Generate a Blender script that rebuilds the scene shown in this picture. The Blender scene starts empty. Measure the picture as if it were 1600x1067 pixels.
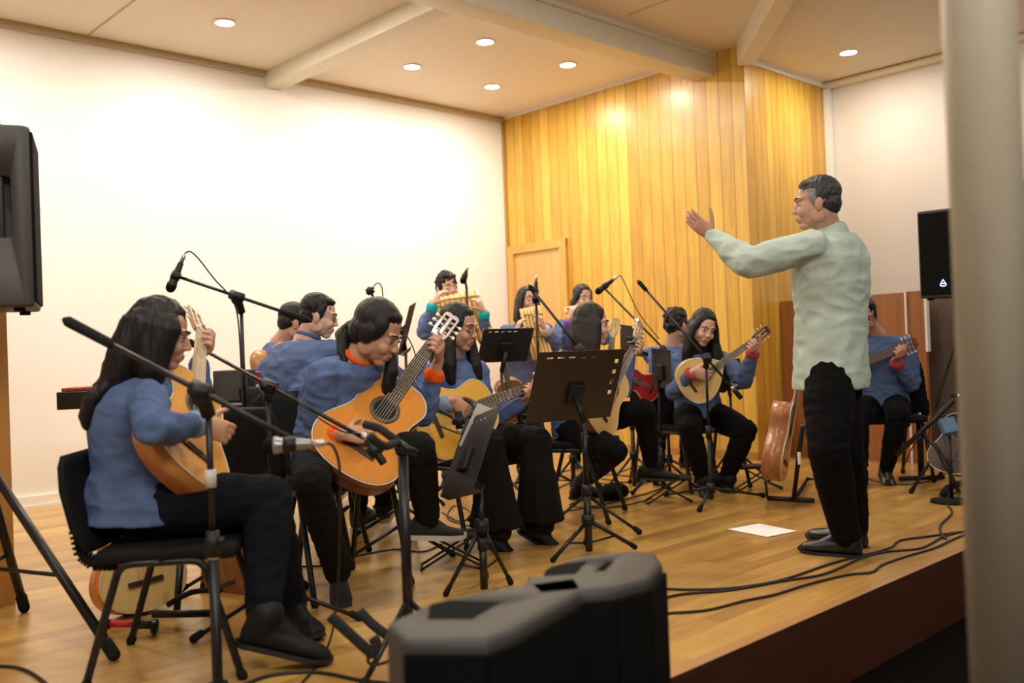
import bpy, bmesh, math, random
from mathutils import Vector, Matrix, noise
random.seed(7)
SC = bpy.context.scene
COL = SC.collection
# ------------------------------------------------------------------ camera
F_PX = 1473.0; YAW, PITCH, ROLL = .759, .01105, -.038; EYE = 0.99      # z = 0 is the stage floor
def _cam_axes():
    f = Vector((math.sin(YAW)*math.cos(PITCH), math.cos(YAW)*math.cos(PITCH), math.sin(PITCH)))
    r = Vector((math.cos(YAW), -math.sin(YAW), 0)); u = r.cross(f)
    return r*math.cos(ROLL)+u*math.sin(ROLL), u*math.cos(ROLL)-r*math.sin(ROLL), f
CR, CU, CF = _cam_axes(); CP = Vector((0, 0, EYE))
HR = Vector((math.cos(YAW), -math.sin(YAW), 0)); HF = Vector((math.sin(YAW), math.cos(YAW), 0)); UP = Vector((0, 0, 1))
cam = bpy.data.cameras.new('camera'); cam_o = bpy.data.objects.new('camera', cam); COL.objects.link(cam_o)
cam.sensor_width = 36; cam.lens = 36*F_PX/1600; cam.clip_start = .05
cam_o.matrix_world = Matrix.Translation(CP) @ Matrix((CR, CU, -CF)).transposed().to_4x4()
cam.dof.use_dof = True; cam.dof.focus_distance = 4.6; cam.dof.aperture_fstop = 1.9
SC.camera = cam_o
SC.view_settings.view_transform = 'Standard'; SC.view_settings.look = 'None'
SC.view_settings.exposure = 0.36; SC.view_settings.gamma = 1.0; SC.view_settings.use_curve_mapping = False
# ------------------------------------------------------------------ world and lights
wd = bpy.data.worlds.new('hall_ambient'); SC.world = wd; wd.use_nodes = True
bg = wd.node_tree.nodes['Background']; bg.inputs[0].default_value = (1.0, .93, .85, 1); bg.inputs[1].default_value = .12
def area(name, loc, target, size, power, color, sy=None):
    l = bpy.data.lights.new(name, 'AREA'); l.shape = 'RECTANGLE'; l.size = size; l.size_y = sy or size
    l.energy = power; l.color = color
    o = bpy.data.objects.new(name, l); COL.objects.link(o); o.location = loc
    o.rotation_euler = (Vector(target)-Vector(loc)).to_track_quat('-Z', 'Y').to_euler(); return o
L_HALL = [  # the tube lights of the audience hall behind and beside the camera
    ((0.3, -1.4, 3.3), (3.2, 5.5, 1.2), 2.4, 78, (1.0, .93, .84), .5),
    ((4.6, -0.6, 3.3), (4.6, 6.5, 1.0), 2.4, 24, (1.0, .93, .84), .5),
    ((-1.2, 1.2, 3.2), (2.8, 6.5, 1.0), 1.6, 30, (1.0, .94, .88), .5)]
for i, (a, b, s, p, c, sy) in enumerate(L_HALL): area('hall_light', a, b, s, p, c, sy)

def G(px, py, z=0.0):
    d = CF + CR*((px-800)/F_PX) - CU*((py-533.5)/F_PX); return CP + d*((z-EYE)/d.z)
def at(px, py, t):
    return CP + (CF + CR*((px-800)/F_PX) - CU*((py-533.5)/F_PX))*t
def onX(px, py, X):
    d = CF + CR*((px-800)/F_PX) - CU*((py-533.5)/F_PX); return CP + d*(X/d.x)
def onY(px, py, Y):
    d = CF + CR*((px-800)/F_PX) - CU*((py-533.5)/F_PX); return CP + d*(Y/d.y)
def depth(p): return (p-CP).dot(CF)
def cv(r, u, t):                     # a direction as right, up, towards the viewer's side of the stage
    return (HR*r + UP*u - HF*t).normalized()
def facing(deg):                     # 0 looks to the audience corner, 90 to the stage's right end
    a = math.radians(deg); return (-HF*math.cos(a) + HR*math.sin(a)).normalized()
def reach(p0, spec, L):              # next joint on a sight line at bone length L
    px, py, s = spec
    d = CF + CR*((px-800)/F_PX) - CU*((py-533.5)/F_PX)
    w = CP - p0; a = d.dot(d); b = 2*d.dot(w); c = w.dot(w)-L*L; q = b*b-4*a*c
    if q < 0:
        p = CP + d*(-b/(2*a)); return p0 + (p-p0).normalized()*L
    return CP + d*((-b + s*math.sqrt(q))/(2*a))
def ik(a, b, l1, l2, pole):           # middle joint of a two-bone chain bent towards the pole point
    d = b-a; L = d.length; s = max(1., L/(l1+l2)*1.001); l1 *= s; l2 *= s; x = (l1*l1-l2*l2+L*L)/(2*L); h = math.sqrt(max(1e-6, l1*l1-x*x)); d.normalize()
    p = pole-a; p = p-d*p.dot(d); return a+d*x+p.normalized()*h
# ------------------------------------------------------------------ materials
MATS = {}
def nt(name):
    m = bpy.data.materials.new(name); m.use_nodes = True; t = m.node_tree
    return m, t, t.nodes['Principled BSDF'], t.nodes, t.links
def mat(name, col, rough=.5, metal=0, bump=0, scale=60, var=0, coat=0, emit=None, es=0, stretch=None, sheen=0, sss=0, spec=.5):
    if name in MATS: return MATS[name]
    m, t, b, N, L = nt(name)
    b.inputs['Base Color'].default_value = (*col, 1); b.inputs['Roughness'].default_value = rough
    b.inputs['Metallic'].default_value = metal; b.inputs['Coat Weight'].default_value = coat
    b.inputs['Sheen Weight'].default_value = sheen; b.inputs['Specular IOR Level'].default_value = spec
    if sss:
        b.inputs['Subsurface Weight'].default_value = sss; b.inputs['Subsurface Radius'].default_value = (1, .35, .2); b.inputs['Subsurface Scale'].default_value = .01
    if emit: b.inputs['Emission Color'].default_value = (*emit, 1); b.inputs['Emission Strength'].default_value = es
    if bump or var:
        tc = N.new('ShaderNodeTexCoord'); mp = N.new('ShaderNodeMapping'); L.new(tc.outputs['Object'], mp.inputs[0])
        if stretch: mp.inputs['Scale'].default_value = stretch
        n = N.new('ShaderNodeTexNoise'); n.inputs['Scale'].default_value = scale; n.inputs['Detail'].default_value = 5; L.new(mp.outputs[0], n.inputs[0])
        if bump:
            bp = N.new('ShaderNodeBump'); bp.inputs['Strength'].default_value = bump; bp.inputs['Distance'].default_value = .01
            L.new(n.outputs[0], bp.inputs['Height']); L.new(bp.outputs[0], b.inputs['Normal'])
        if var:
            r = N.new('ShaderNodeMapRange'); r.inputs[1].default_value = .3; r.inputs[2].default_value = .7
            r.inputs[3].default_value = 1-var; r.inputs[4].default_value = 1+var; L.new(n.outputs[0], r.inputs[0])
            v = N.new('ShaderNodeVectorMath'); v.operation = 'SCALE'; v.inputs[0].default_value = col; L.new(r.outputs[0], v.inputs['Scale']); L.new(v.outputs[0], b.inputs['Base Color'])
    MATS[name] = m; return m
def planks(name, axis_u, axis_v, width, length, cols, rough, gap=.03, coat=0, seed=0, gapdark=.35, grain=(3, 60)):
    """boards: axis_u across the boards, axis_v along them (0,1,2 = world x,y,z)"""
    m, t, b, N, L = nt(name)
    tc = N.new('ShaderNodeTexCoord'); sp = N.new('ShaderNodeSeparateXYZ'); L.new(tc.outputs['Object'], sp.inputs[0])
    def M(op, a, c=None):
        n = N.new('ShaderNodeMath'); n.operation = op
        for i, x in enumerate((a, c)):
            if x is None: continue
            if isinstance(x, (int, float)): n.inputs[i].default_value = x
            else: L.new(x, n.inputs[i])
        return n.outputs[0]
    u = M('MULTIPLY', sp.outputs[axis_u], 1/width); iu = M('FLOOR', u); fu = M('FRACT', u)
    wn = N.new('ShaderNodeTexWhiteNoise'); wn.noise_dimensions = '1D'; L.new(M('ADD', iu, seed+.5), wn.inputs['W'])
    v = M('ADD', M('MULTIPLY', sp.outputs[axis_v], 1/length), M('MULTIPLY', wn.outputs['Value'], 7.3)); iv = M('FLOOR', v); fv = M('FRACT', v)
    cx = N.new('ShaderNodeCombineXYZ'); L.new(iu, cx.inputs[0]); L.new(iv, cx.inputs[1])
    w2 = N.new('ShaderNodeTexWhiteNoise'); w2.noise_dimensions = '2D'; L.new(cx.outputs[0], w2.inputs['Vector'])
    cr = N.new('ShaderNodeValToRGB'); cr.color_ramp.interpolation = 'LINEAR'
    els = cr.color_ramp.elements
    while len(els) < len(cols): els.new(.5)
    for i, c in enumerate(cols): els[i].position = i/(len(cols)-1); els[i].color = (*c, 1)
    L.new(w2.outputs['Value'], cr.inputs[0])
    # grain
    g = N.new('ShaderNodeCombineXYZ'); L.new(M('MULTIPLY', sp.outputs[axis_u], grain[1]), g.inputs[0]); L.new(M('MULTIPLY', sp.outputs[axis_v], grain[0]), g.inputs[1]); L.new(M('MULTIPLY', w2.outputs['Value'], 37), g.inputs[2])
    gn = N.new('ShaderNodeTexNoise'); gn.inputs['Scale'].default_value = 1; gn.inputs['Detail'].default_value = 4; gn.inputs['Distortion'].default_value = .6; L.new(g.outputs[0], gn.inputs[0])
    gr = N.new('ShaderNodeMapRange'); gr.inputs[1].default_value = .3; gr.inputs[2].default_value = .7; gr.inputs[3].default_value = .82; gr.inputs[4].default_value = 1.14; L.new(gn.outputs[0], gr.inputs[0])
    # gaps
    gu = M('MINIMUM', fu, M('SUBTRACT', 1.0, fu)); gmask = M('LESS_THAN', gu, gap/2)
    gv = M('MINIMUM', fv, M('SUBTRACT', 1.0, fv)); gm2 = M('LESS_THAN', gv, .0015/length)
    gm = M('MAXIMUM', gmask, gm2)
    fac = M('MULTIPLY', gr.outputs[0], M('SUBTRACT', 1.0, M('MULTIPLY', gm, 1-gapdark)))
    vs = N.new('ShaderNodeVectorMath'); vs.operation = 'SCALE'; L.new(cr.outputs[0], vs.inputs[0]); L.new(fac, vs.inputs['Scale']); L.new(vs.outputs[0], b.inputs['Base Color'])
    b.inputs['Roughness'].default_value = rough; b.inputs['Coat Weight'].default_value = coat; b.inputs['Coat Roughness'].default_value = .25
    bp = N.new('ShaderNodeBump'); bp.inputs['Strength'].default_value = .35; bp.inputs['Distance'].default_value = .004
    L.new(M('SUBTRACT', M('MULTIPLY', gn.outputs[0], .1), gm), bp.inputs['Height']); L.new(bp.outputs[0], b.inputs['Normal'])
    MATS[name] = m; return m
# ------------------------------------------------------------------ object helpers
WM = {}
def tag(o, label=None, cat=None, group=None, kind=None):
    if label: o['label'] = label
    if cat: o['category'] = cat
    if group: o['group'] = group
    if kind: o['kind'] = kind
    return o
def thing(name, label, cat, loc=(0, 0, 0), M=None, group=None):
    o = bpy.data.objects.new(name, None); COL.objects.link(o); o.empty_display_size = .1
    W = M if M is not None else Matrix.Translation(Vector(loc))
    o.matrix_world = W; WM[o.name] = W.copy(); return tag(o, label, cat, group)
def frame(o, x, z=None):             # matrix at origin o with x axis along x, z near z
    x = Vector(x).normalized(); z = Vector(z); z = (z - x*z.dot(x)).normalized(); y = z.cross(x)
    return Matrix.Translation(Vector(o)) @ Matrix((x, y, z)).transposed().to_4x4()
def perp(a):
    a = a.normalized(); h = Vector((0, 0, 1)) if abs(a.z) < .9 else Vector((1, 0, 0))
    s = a.cross(h).normalized(); return s, a.cross(s).normalized()
class MB:
    def __init__(s): s.v = []; s.f = []; s.mi = []; s.cur = 0; s.sm = []
    def add(s, vs, fs, smooth=True):
        n = len(s.v); s.v += [Vector(v) for v in vs]; s.f += [tuple(i+n for i in f) for f in fs]; s.mi += [s.cur]*len(fs); s.sm += [smooth]*len(fs); return s
    def box(s, c, size, R=None, bev=0):
        x, y, z = [a/2 for a in size]; c = Vector(c)
        if bev <= 0:
            vs = [Vector((a*x, b*y, d*z)) for a in (-1, 1) for b in (-1, 1) for d in (-1, 1)]
            fs = [(0, 1, 3, 2), (4, 6, 7, 5), (0, 4, 5, 1), (2, 3, 7, 6), (0, 2, 6, 4), (1, 5, 7, 3)]
        else:
            bm = bmesh.new(); bmesh.ops.create_cube(bm, size=1)
            for v in bm.verts: v.co = Vector((v.co.x*2*x, v.co.y*2*y, v.co.z*2*z))
            bmesh.ops.bevel(bm, geom=bm.edges[:], offset=min(bev, .49*min(size)), segments=3, affect='EDGES', profile=.6)
            bm.verts.index_update(); vs = [v.co.copy() for v in bm.verts]; fs = [tuple(v.index for v in f.verts) for f in bm.faces]; bm.free()
        if R is not None: vs = [R @ v for v in vs]
        return s.add([c+v for v in vs], fs, bev > 0)
    def rings(s, rs, cap=True, smooth=True, close=False):
        n = len(rs[0]); vs = [p for r in rs for p in r]; fs = []
        m = len(rs)
        for i in range(m if close else m-1):
            for j in range(n):
                a, b = i*n+j, i*n+(j+1) % n; c, d = ((i+1) % m)*n+(j+1) % n, ((i+1) % m)*n+j; fs.append((a, b, c, d))
        if cap and not close: fs.append(tuple(range(n-1, -1, -1))); fs.append(tuple((m-1)*n+j for j in range(n)))
        return s.add(vs, fs, smooth)
    def cyl(s, a, b, r0, r1=None, n=16, smooth=True):
        a, b = Vector(a), Vector(b); r1 = r0 if r1 is None else r1; d = b-a
        if d.length < 1e-6: return s
        e1, e2 = perp(d)
        rg = [[p+e1*(r*math.cos(2*math.pi*k/n))+e2*(r*math.sin(2*math.pi*k/n)) for k in range(n)] for p, r in ((a, r0), (b, r1))]
        return s.rings(rg, True, smooth)
    def caps(s, a, b, r0, r1=None, n=14):          # tapered capsule
        a, b = Vector(a), Vector(b); r1 = r0 if r1 is None else r1; d = (b-a)
        if d.length < 1e-5: d = Vector((0, 0, 1e-4))
        e1, e2 = perp(d); d = d.normalized(); rg = []
        for (p, r, sg) in ((a, r0, -1), (b, r1, 1)):
            for q in ((-80, -50, -22, 0) if sg < 0 else (0, 22, 50, 80)):
                t = math.radians(q); c = p+d*(r*math.sin(t)); rr = r*math.cos(t)
                rg.append([c+e1*(rr*math.cos(2*math.pi*k/n))+e2*(rr*math.sin(2*math.pi*k/n)) for k in range(n)])
        return s.rings(rg)
    def tube(s, pts, r, n=10, sub=0, close=False):  # path; r number or list
        pts = [Vector(p) for p in pts]; R_ = r if isinstance(r, (list, tuple)) else [r]*len(pts)
        if sub:
            q, w = [], []; m = len(pts)
            for i in range(m if close else m-1):
                p0 = pts[(i-1) % m] if (i or close) else pts[0]; p1 = pts[i]; p2 = pts[(i+1) % m]; p3 = pts[(i+2) % m] if (i+2 < m or close) else pts[-1]
                for k in range(sub):
                    t = k/sub; q.append(.5*((2*p1)+(-p0+p2)*t+(2*p0-5*p1+4*p2-p3)*t*t+(-p0+3*p1-3*p2+p3)*t**3)); w.append(R_[i]*(1-t)+R_[(i+1) % m]*t)
            if not close: q.append(pts[-1]); w.append(R_[-1])
            pts, R_ = q, w
        m = len(pts); e1 = None; rg = []
        for i, p in enumerate(pts):
            if close: d = pts[(i+1) % m]-pts[i-1]
            else: d = pts[min(i+1, m-1)]-pts[max(i-1, 0)]
            if d.length < 1e-7: d = Vector((0, 0, 1))
            d.normalize()
            if e1 is None: e1, _ = perp(d)
            e1 = (e1-d*e1.dot(d)); e1 = e1.normalized() if e1.length > 1e-5 else perp(d)[0]
            e2 = d.cross(e1); rg.append([p+e1*(R_[i]*math.cos(2*math.pi*k/n))+e2*(R_[i]*math.sin(2*math.pi*k/n)) for k in range(n)])
        return s.rings(rg, close=close)
    def ell(s, c, rad, M=None, nu=14, nv=9):       # ellipsoid, M 3x3 orientation
        rg = []
        for i in range(nv):
            t = -math.pi/2+math.pi*(i+.35)/(nv-.3); z = math.sin(t); q = math.cos(t)
            rg.append([Vector((rad[0]*q*math.cos(2*math.pi*k/nu), rad[1]*q*math.sin(2*math.pi*k/nu), rad[2]*z)) for k in range(nu)])
        c = Vector(c); rg = [[c+((M @ v) if M is not None else v) for v in r] for r in rg]
        return s.rings(rg)
    def loft(s, st, n=20, p=2.0, close=False):                  # stations (centre, side vec, front vec, half width, half depth)
        rg = []
        for c, a, b, w, d in st:
            r = []
            for k in range(n):
                t = 2*math.pi*k/n; x, y = math.cos(t), math.sin(t)
                x = math.copysign(abs(x)**(2/p), x); y = math.copysign(abs(y)**(2/p), y); r.append(Vector(c)+a*(x*w)+b*(y*d))
            rg.append(r)
        return s.rings(rg)
    def lathe(s, o, ax, prof, n=24, cap=True):             # prof: (along, radius)
        o = Vector(o); ax = Vector(ax).normalized(); e1, e2 = perp(ax)
        return s.rings([[o+ax*h+e1*(r*math.cos(2*math.pi*k/n))+e2*(r*math.sin(2*math.pi*k/n)) for k in range(n)] for h, r in prof], cap)
    def prism(s, poly, z0, z1, M=None, smooth=False):          # poly in xy
        n = len(poly); vs = [Vector((x, y, z0)) for x, y in poly]+[Vector((x, y, z1)) for x, y in poly]
        if M is not None: vs = [M @ v for v in vs]
        fs = [tuple(range(n-1, -1, -1)), tuple(range(n, 2*n))]
        s.add(vs, fs, False); k = len(s.v)-2*n
        for j in range(n): s.f.append((k+j, k+(j+1) % n, k+n+(j+1) % n, k+n+j)); s.mi.append(s.cur); s.sm.append(smooth)
        return s
    def build(s, name, mats, parent=None, local=False, tagd=None):
        me = bpy.data.meshes.new(name); W = WM[parent.name] if parent is not None else Matrix()
        vs = s.v if (local or parent is None) else [W.inverted() @ v for v in s.v]
        off = Vector((0, 0, 0))
        me.from_pydata([tuple(v) for v in vs], [], s.f); me.polygons.foreach_set('material_index', s.mi); me.polygons.foreach_set('use_smooth', s.sm)
        bm = bmesh.new(); bm.from_mesh(me); bmesh.ops.recalc_face_normals(bm, faces=bm.faces); bm.to_mesh(me); bm.free()
        for m in (mats if isinstance(mats, (list, tuple)) else [mats]): me.materials.append(m)
        o = bpy.data.objects.new(name, me); COL.objects.link(o)
        if parent is not None: o.parent = parent
        WM[o.name] = W.copy()
        return o
    def organic(s, name, mats, parent, voxel=.006, smooth=4, fn=None, matfn=None, factor=.5):
        """fuse everything in this builder into one smooth skin"""
        me = bpy.data.meshes.new(name); me.from_pydata([tuple(v) for v in s.v], [], s.f)
        bm = bmesh.new(); bm.from_mesh(me); bmesh.ops.recalc_face_normals(bm, faces=bm.faces); bm.to_mesh(me); bm.free()
        t = bpy.data.objects.new('tmp', me); COL.objects.link(t)
        r = t.modifiers.new('r', 'REMESH'); r.mode = 'VOXEL'; r.voxel_size = voxel
        if smooth: q = t.modifiers.new('s', 'SMOOTH'); q.factor = factor; q.iterations = smooth
        dg = bpy.context.evaluated_depsgraph_get(); m2 = bpy.data.meshes.new_from_object(t.evaluated_get(dg)); m2.name = name
        bpy.data.objects.remove(t); bpy.data.meshes.remove(me)
        if fn:
            nrm = [v.normal.copy() for v in m2.vertices]
            for v, nn in zip(m2.vertices, nrm): v.co = v.co + nn*fn(v.co, nn)
        m2.materials.clear()
        for m in (mats if isinstance(mats, (list, tuple)) else [mats]): m2.materials.append(m)
        if matfn:
            for p in m2.polygons: p.material_index = matfn(p.center)
        else: m2.polygons.foreach_set('material_index', [0]*len(m2.polygons))
        m2.polygons.foreach_set('use_smooth', [True]*len(m2.polygons))
        W = WM[parent.name] if parent is not None else Matrix(); m2.transform(W.inverted())
        o = bpy.data.objects.new(name, m2); COL.objects.link(o); o.parent = parent; WM[o.name] = W.copy(); return o
def kids(o): return [c for c in COL.objects if c.parent == o]
def copy_tree(o, M=None, parent=None, label=None):
    c = o.copy(); COL.objects.link(c)
    if parent is not None: c.parent = parent
    if M is not None: c.matrix_world = M; WM[c.name] = M.copy()
    if label: c['label'] = label
    for ch in kids(o): copy_tree(ch, None, c)
    return c
def S(name, mb, m, parent=None):
    o = mb.build(name, m, parent)
    if parent is None: o['kind'] = 'structure'
    return o
# ------------------------------------------------------------------ room
YB, XA, XP, YC, ZC, ZF, YE = 7.33, 6.936, 7.35, 4.346, 3.50, -.30, 1.77
M_WALL = mat('painted_wall', (.86, .845, .815), .55, bump=.03, scale=40, var=.015)
M_WALL2 = mat('painted_side_wall', (.72, .66, .60), .6, bump=.03, scale=40, var=.015)
M_CEIL = mat('ceiling_paint', (.79, .72, .60), .6, bump=.03, scale=20, var=.02)
M_TRIM = mat('trim_paint', (.50, .42, .30), .5)
M_BEAM = mat('beam_paint', (.72, .67, .54), .45, bump=.04, scale=30, var=.04)
M_WHITE = mat('white_trim', (.82, .78, .70), .5)
M_BOARDS_A = planks('varnished_boards_y', 1, 2, .128, 60, [(.54, .275, .03), (.64, .36, .043), (.70, .42, .06), (.58, .31, .035), (.67, .40, .052)], .38, gap=.05, gapdark=.25, coat=.35, seed=3, grain=(2.2, 26))
M_BOARDS_C = planks('varnished_boards_x', 0, 2, .098, 60, [(.54, .275, .03), (.64, .36, .043), (.70, .42, .06), (.58, .31, .035), (.67, .40, .052)], .38, gap=.05, gapdark=.25, coat=.35, seed=9, grain=(2.2, 26))
M_FLOOR = planks('stage_floorboards', 1, 0, .085, 1.3, [(.39, .20, .050), (.48, .27, .070), (.58, .345, .095), (.43, .228, .058), (.535, .31, .082)], .30, gap=.02, coat=.25, seed=1, gapdark=.7, grain=(2.5, 22))
M_DARK = mat('hall_floor', (.004, .003, .003), .9, spec=.05)
M_FASCIA = mat('stage_front_wood', (.060, .016, .007), .55, var=.2, scale=4, stretch=(1, 1, 5))
M_PANEL = mat('brown_veneer', (.33, .12, .03), .42, var=.16, scale=3, stretch=(6, 6, .6), coat=.2)
M_PANELD = mat('dark_partition', (.12, .085, .065), .6)
X0, X1 = -4.0, 13.0
S('floor', MB().box(((1.9+XP+2)/2-1.5, (YE+YB)/2, -.02), (XP+2+1.5+1.6, YB-YE, .04)), M_FLOOR)
S('trim_1', MB().box((4.5, YE-.012, -.155), (13, .024, .31)), M_FASCIA)
S('trim_2', MB().box((4.5, YE+.004, -.01), (13, .05, .022), bev=.004), mat('stage_nosing', (.42, .22, .075), .4))
S('floor_hall', MB().box((4.5, -1.6, ZF-.02), (17, 2*3.4, .04)), M_DARK)
S('wall_back', MB().box((1.5, YB+.05, 1.6), (11.0, .1, 3.9)), M_WALL)
S('wall_right', MB().box((XA+.05, (YB+YC)/2, 1.8), (.1, YB-YC, 4.2)), M_BOARDS_A)
wc = MB().box(((XA+.1+8.42)/2, YC+.05, 1.8), (8.42-XA-.1, .1, 4.2)); S('wall_wing', wc, M_BOARDS_C)
S('wall_hall_right', MB().box((8.40, (YC-5)/2, 1.6), (.1, YC+5, 4.0)), M_WALL2)
S('wall_hall_rear', MB().box((4.5, -5.05, 1.6), (17, .1, 4.2)), M_WALL2)
S('wall_hall_left', MB().box((-3.55, 1, 1.6), (.1, 12.8, 4.2)), M_WALL2)
# ceiling over the stage, the hall side and between
S('ceiling', MB().box((2.2, (YB+4.72)/2, ZC+.02), (12, YB-4.72, .04)), M_CEIL)
S('ceiling_hall', MB().box((2.6, -.2, ZC+.03), (12.0, 9.8, .04)), M_CEIL)
bx = onX(1115, 118, XA)
S('trim_3', MB().box((1.9, bx.y+.11, 3.41), (10.2, .22, .20), bev=.006), M_BEAM)                    # long beam over the stage mouth
S('trim_4', MB().box((1.9, bx.y-.012, 3.49), (10.1, .03, .04)), M_BEAM)
l1 = onY(430, 138, YB)
S('trim_5', MB().box((l1.x-.02, (YB+bx.y)/2, 3.44), (.17, YB-bx.y, .15), bev=.006), M_BEAM)            # cross beam over the stage
# oblique beam out into the hall
a = onX(1165, 100, XA-.05); a.z = 3.41; d = (at(1365, 2, 4.6)-at(1166, 107, depth(a))); d.z = 0; d.normalize()
R_ = Matrix((d, Vector((-d.y, d.x, 0)), UP)).transposed()
S('trim_6', MB().box(a+d*3.0, (6.0, .14, .20), R_, .006), M_BEAM)
e_ = a+d*6.0; S('ceiling_wing', MB().prism([(a.x, a.y), (XA, YC), (8.36, YC), (8.36, e_.y), (e_.x, e_.y)], 3.40, 3.44), M_CEIL)
S('trim_7', MB().box((3.6, YB-.02, ZC-.025), (6.66, .04, .05), bev=.006), M_TRIM)                    # cornice, back wall
S('trim_8', MB().box((8.30, 0, 3.37), (.12, 2*YC-.02, .045), bev=.006), M_CEIL)
S('trim_9', MB().box(((XA+8.34)/2, YC-.012, 3.38), (8.34-XA, .022, .05)), M_WHITE)
S('trim_10', MB().box((8.30, YC-.03, 1.7), (.07, .05, 3.4)), M_WHITE)
S('trim_11', MB().box((XA-.008, (YB+4.72)/2, ZC-.012), (.016, YB-4.72, .022)), M_WHITE)
S('trim_12', MB().box((XA-.012, YB-.015, 1.74), (.024, .03, 3.48)), mat('corner_bead', (.42, .24, .06), .5))
S('baseboard_back', MB().box((2.2, YB-.012, .045), (9.4, .024, .09), bev=.004).box((2.2, YB-.02, .012), (9.4, .04, .024)), M_WHITE)
S('baseboard_right', MB().box((XA-.01, (YB+YC)/2, .035), (.02, YB-YC, .07)), mat('base_wood', (.42, .2, .05), .45))
# ceiling panel joints
for i, (p, q) in enumerate([((144, 43), (200, -6)), ((660, 152), (685, 143))]):
    A = CP+(G(p[0], p[1], 0)-CP); 
for i, x in enumerate((2.62,)):
    S('trim_%d' % (13+i), MB().box((x, (YB+4.9)/2, ZC-.003), (.012, YB-4.9, .006)), M_TRIM)
S('trim_14', MB().box((5.6, 3.0, ZC+.007), (.012, 3.0, .006)), M_TRIM)
# door in the board wall
dm = mat('door_wood', (.62, .36, .12), .4, var=.12, scale=3, stretch=(5, 5, .5), coat=.3)
dl, dr = onX(806, 398, XA), onX(878, 386, XA); dz = (dl.z+dr.z)/2
dd = MB().box((XA-.006, (dl.y+dr.y)/2, dz/2), (.02, dl.y-dr.y, dz)); S('door_1', dd, dm)
fr = MB(); w = .085
for y in (dl.y+w/2, dr.y-w/2): fr.box((XA-.02, y, (dz+w)/2), (.045, w, dz+w))
fr.box((XA-.021, (dl.y+dr.y)/2, dz+w/2), (.045, dl.y-dr.y+2*w, w)); S('trim_15', fr, mat('door_frame_wood', (.60, .33, .07), .4, var=.1, scale=4, stretch=(5, 5, .5), coat=.3))
# wooden proscenium return at the far left
pl = G(19, 940); S('trim_16', MB().box((pl.x-.42, pl.y, 1.75), (.84, .10, 3.5)), mat('side_veneer', (.42, .20, .045), .4, var=.12, scale=2, stretch=(5, 5, .5), coat=.2))
# brown partition behind the right guitarist
t_ = thing('partition_screen', 'brown veneered partition panels standing behind the guitarist at the right', 'partition', (XP, 3.6, 0))
y_a, y_b, y_c = YC-.004, onX(1421, 600, XP).y, onX(1450, 600, XP).y
MB().box((XP+.02, (y_a+y_b)/2, .67), (.04, y_a-y_b-.01, 1.34)).build('panel', M_PANEL, t_)
MB().box((XP+.02, (y_b+y_c)/2, .67), (.04, y_b-y_c-.004, 1.35)).build('panel', M_PANEL, t_)
MB().box((XP+.01, y_b, .67), (.05, .014, 1.36)).build('joint_strip', M_WHITE, t_)
MB().box((XP+.01, y_c-.01, 1.12), (.05, .018, .50)).build('edge_strip', M_WHITE, t_)
S('wall_dado', MB().box((XP+.30, y_c/2-.2, .67), (.05, y_c+2.4, 1.34)), M_PANELD)
# the pillar in the hall
cpx = at(1546, 400, 1.62); pil = MB(); pil.lathe((cpx.x+.0, cpx.y, ZF), UP, [(0, .059), (4.0, .059)], 48)
cc = S('trim_17', pil, mat('pillar_paint', (.47, .42, .32), .4, bump=.04, scale=25, var=.03))
# window and pinboard seen right of the pillar
w_ = onX(1583, 30, 8.30); w2_ = onX(1592, 287, 8.30)
S('window_1', MB().box((8.33, w_.y-.9, w_.z+.22), (.05, 1.8, .62)), mat('window_glow', (.8, .9, 1), .4, emit=(.80, .90, 1), es=1.6))
S('trim_18', MB().box((8.32, w2_.y-.9, w2_.z), (.05, 1.9, .04)), mat('dark_rail', (.05, .035, .03), .5))
S('trim_19', MB().box((8.335, w2_.y-.9, w2_.z-.62), (.03, 1.88, 1.2)), mat('mauve_board', (.55, .47, .47), .6))
# downlights
M_GLOW = mat('lamp_diffuser', (1, 1, 1), .4, emit=(1, .95, .88), es=22)
M_RIM = mat('lamp_rim', (.85, .82, .78), .4)
M_SPOTS = [(3.294, 6.419, ZC), (5.051, 6.452, ZC), (5.122, 5.581, ZC), (6.028, 6.494, ZC), (6.115, 5.60, ZC), (7.55, 3.72, 3.40),
           (3.3, 5.5, ZC), (1.6, 6.4, ZC), (1.6, 5.5, ZC), (0.2, 6.0, ZC), (7.55, 1.4, 3.40), (4.2, 2.8, ZC+.01), (2.4, 2.8, ZC+.01), (5.8, 2.6, ZC+.01), (.6, 2.8, ZC+.01)]
LBL = ['nearest the long white wall, left of the cross beam', 'left of the four grouped over the players', 'topmost and biggest of the four grouped over the players', 'lowest of the four grouped over the players', 'rightmost of the four, closest to the board wall', 'alone in the low ceiling beyond the oblique beam']
for i, (x, y, z) in enumerate(M_SPOTS):
    t = thing('downlight', 'round recessed ceiling downlight '+(LBL[i] if i < 6 else 'outside the picture over the stage'), 'ceiling light', (x, y, z), group='recessed ceiling downlights')
    MB().lathe((x, y, z), (0, 0, -1), [(-.01, .085), (.006, .085), (.010, .078), (.010, .066), (-.005, .066)], 32, False).build('rim', M_RIM, t)
    MB().lathe((x, y, z-.004), (0, 0, -1), [(0, .066), (.004, .062)], 32).build('diffuser', M_GLOW, t)
    l = bpy.data.lights.new('downlight_lamp', 'AREA'); l.shape = 'DISK'; l.size = .14; l.energy = 17; l.color = (1, .90, .77)
    o = bpy.data.objects.new('downlight_lamp', l); COL.objects.link(o); o.parent = t; o.location = (0, 0, -.02)
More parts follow.
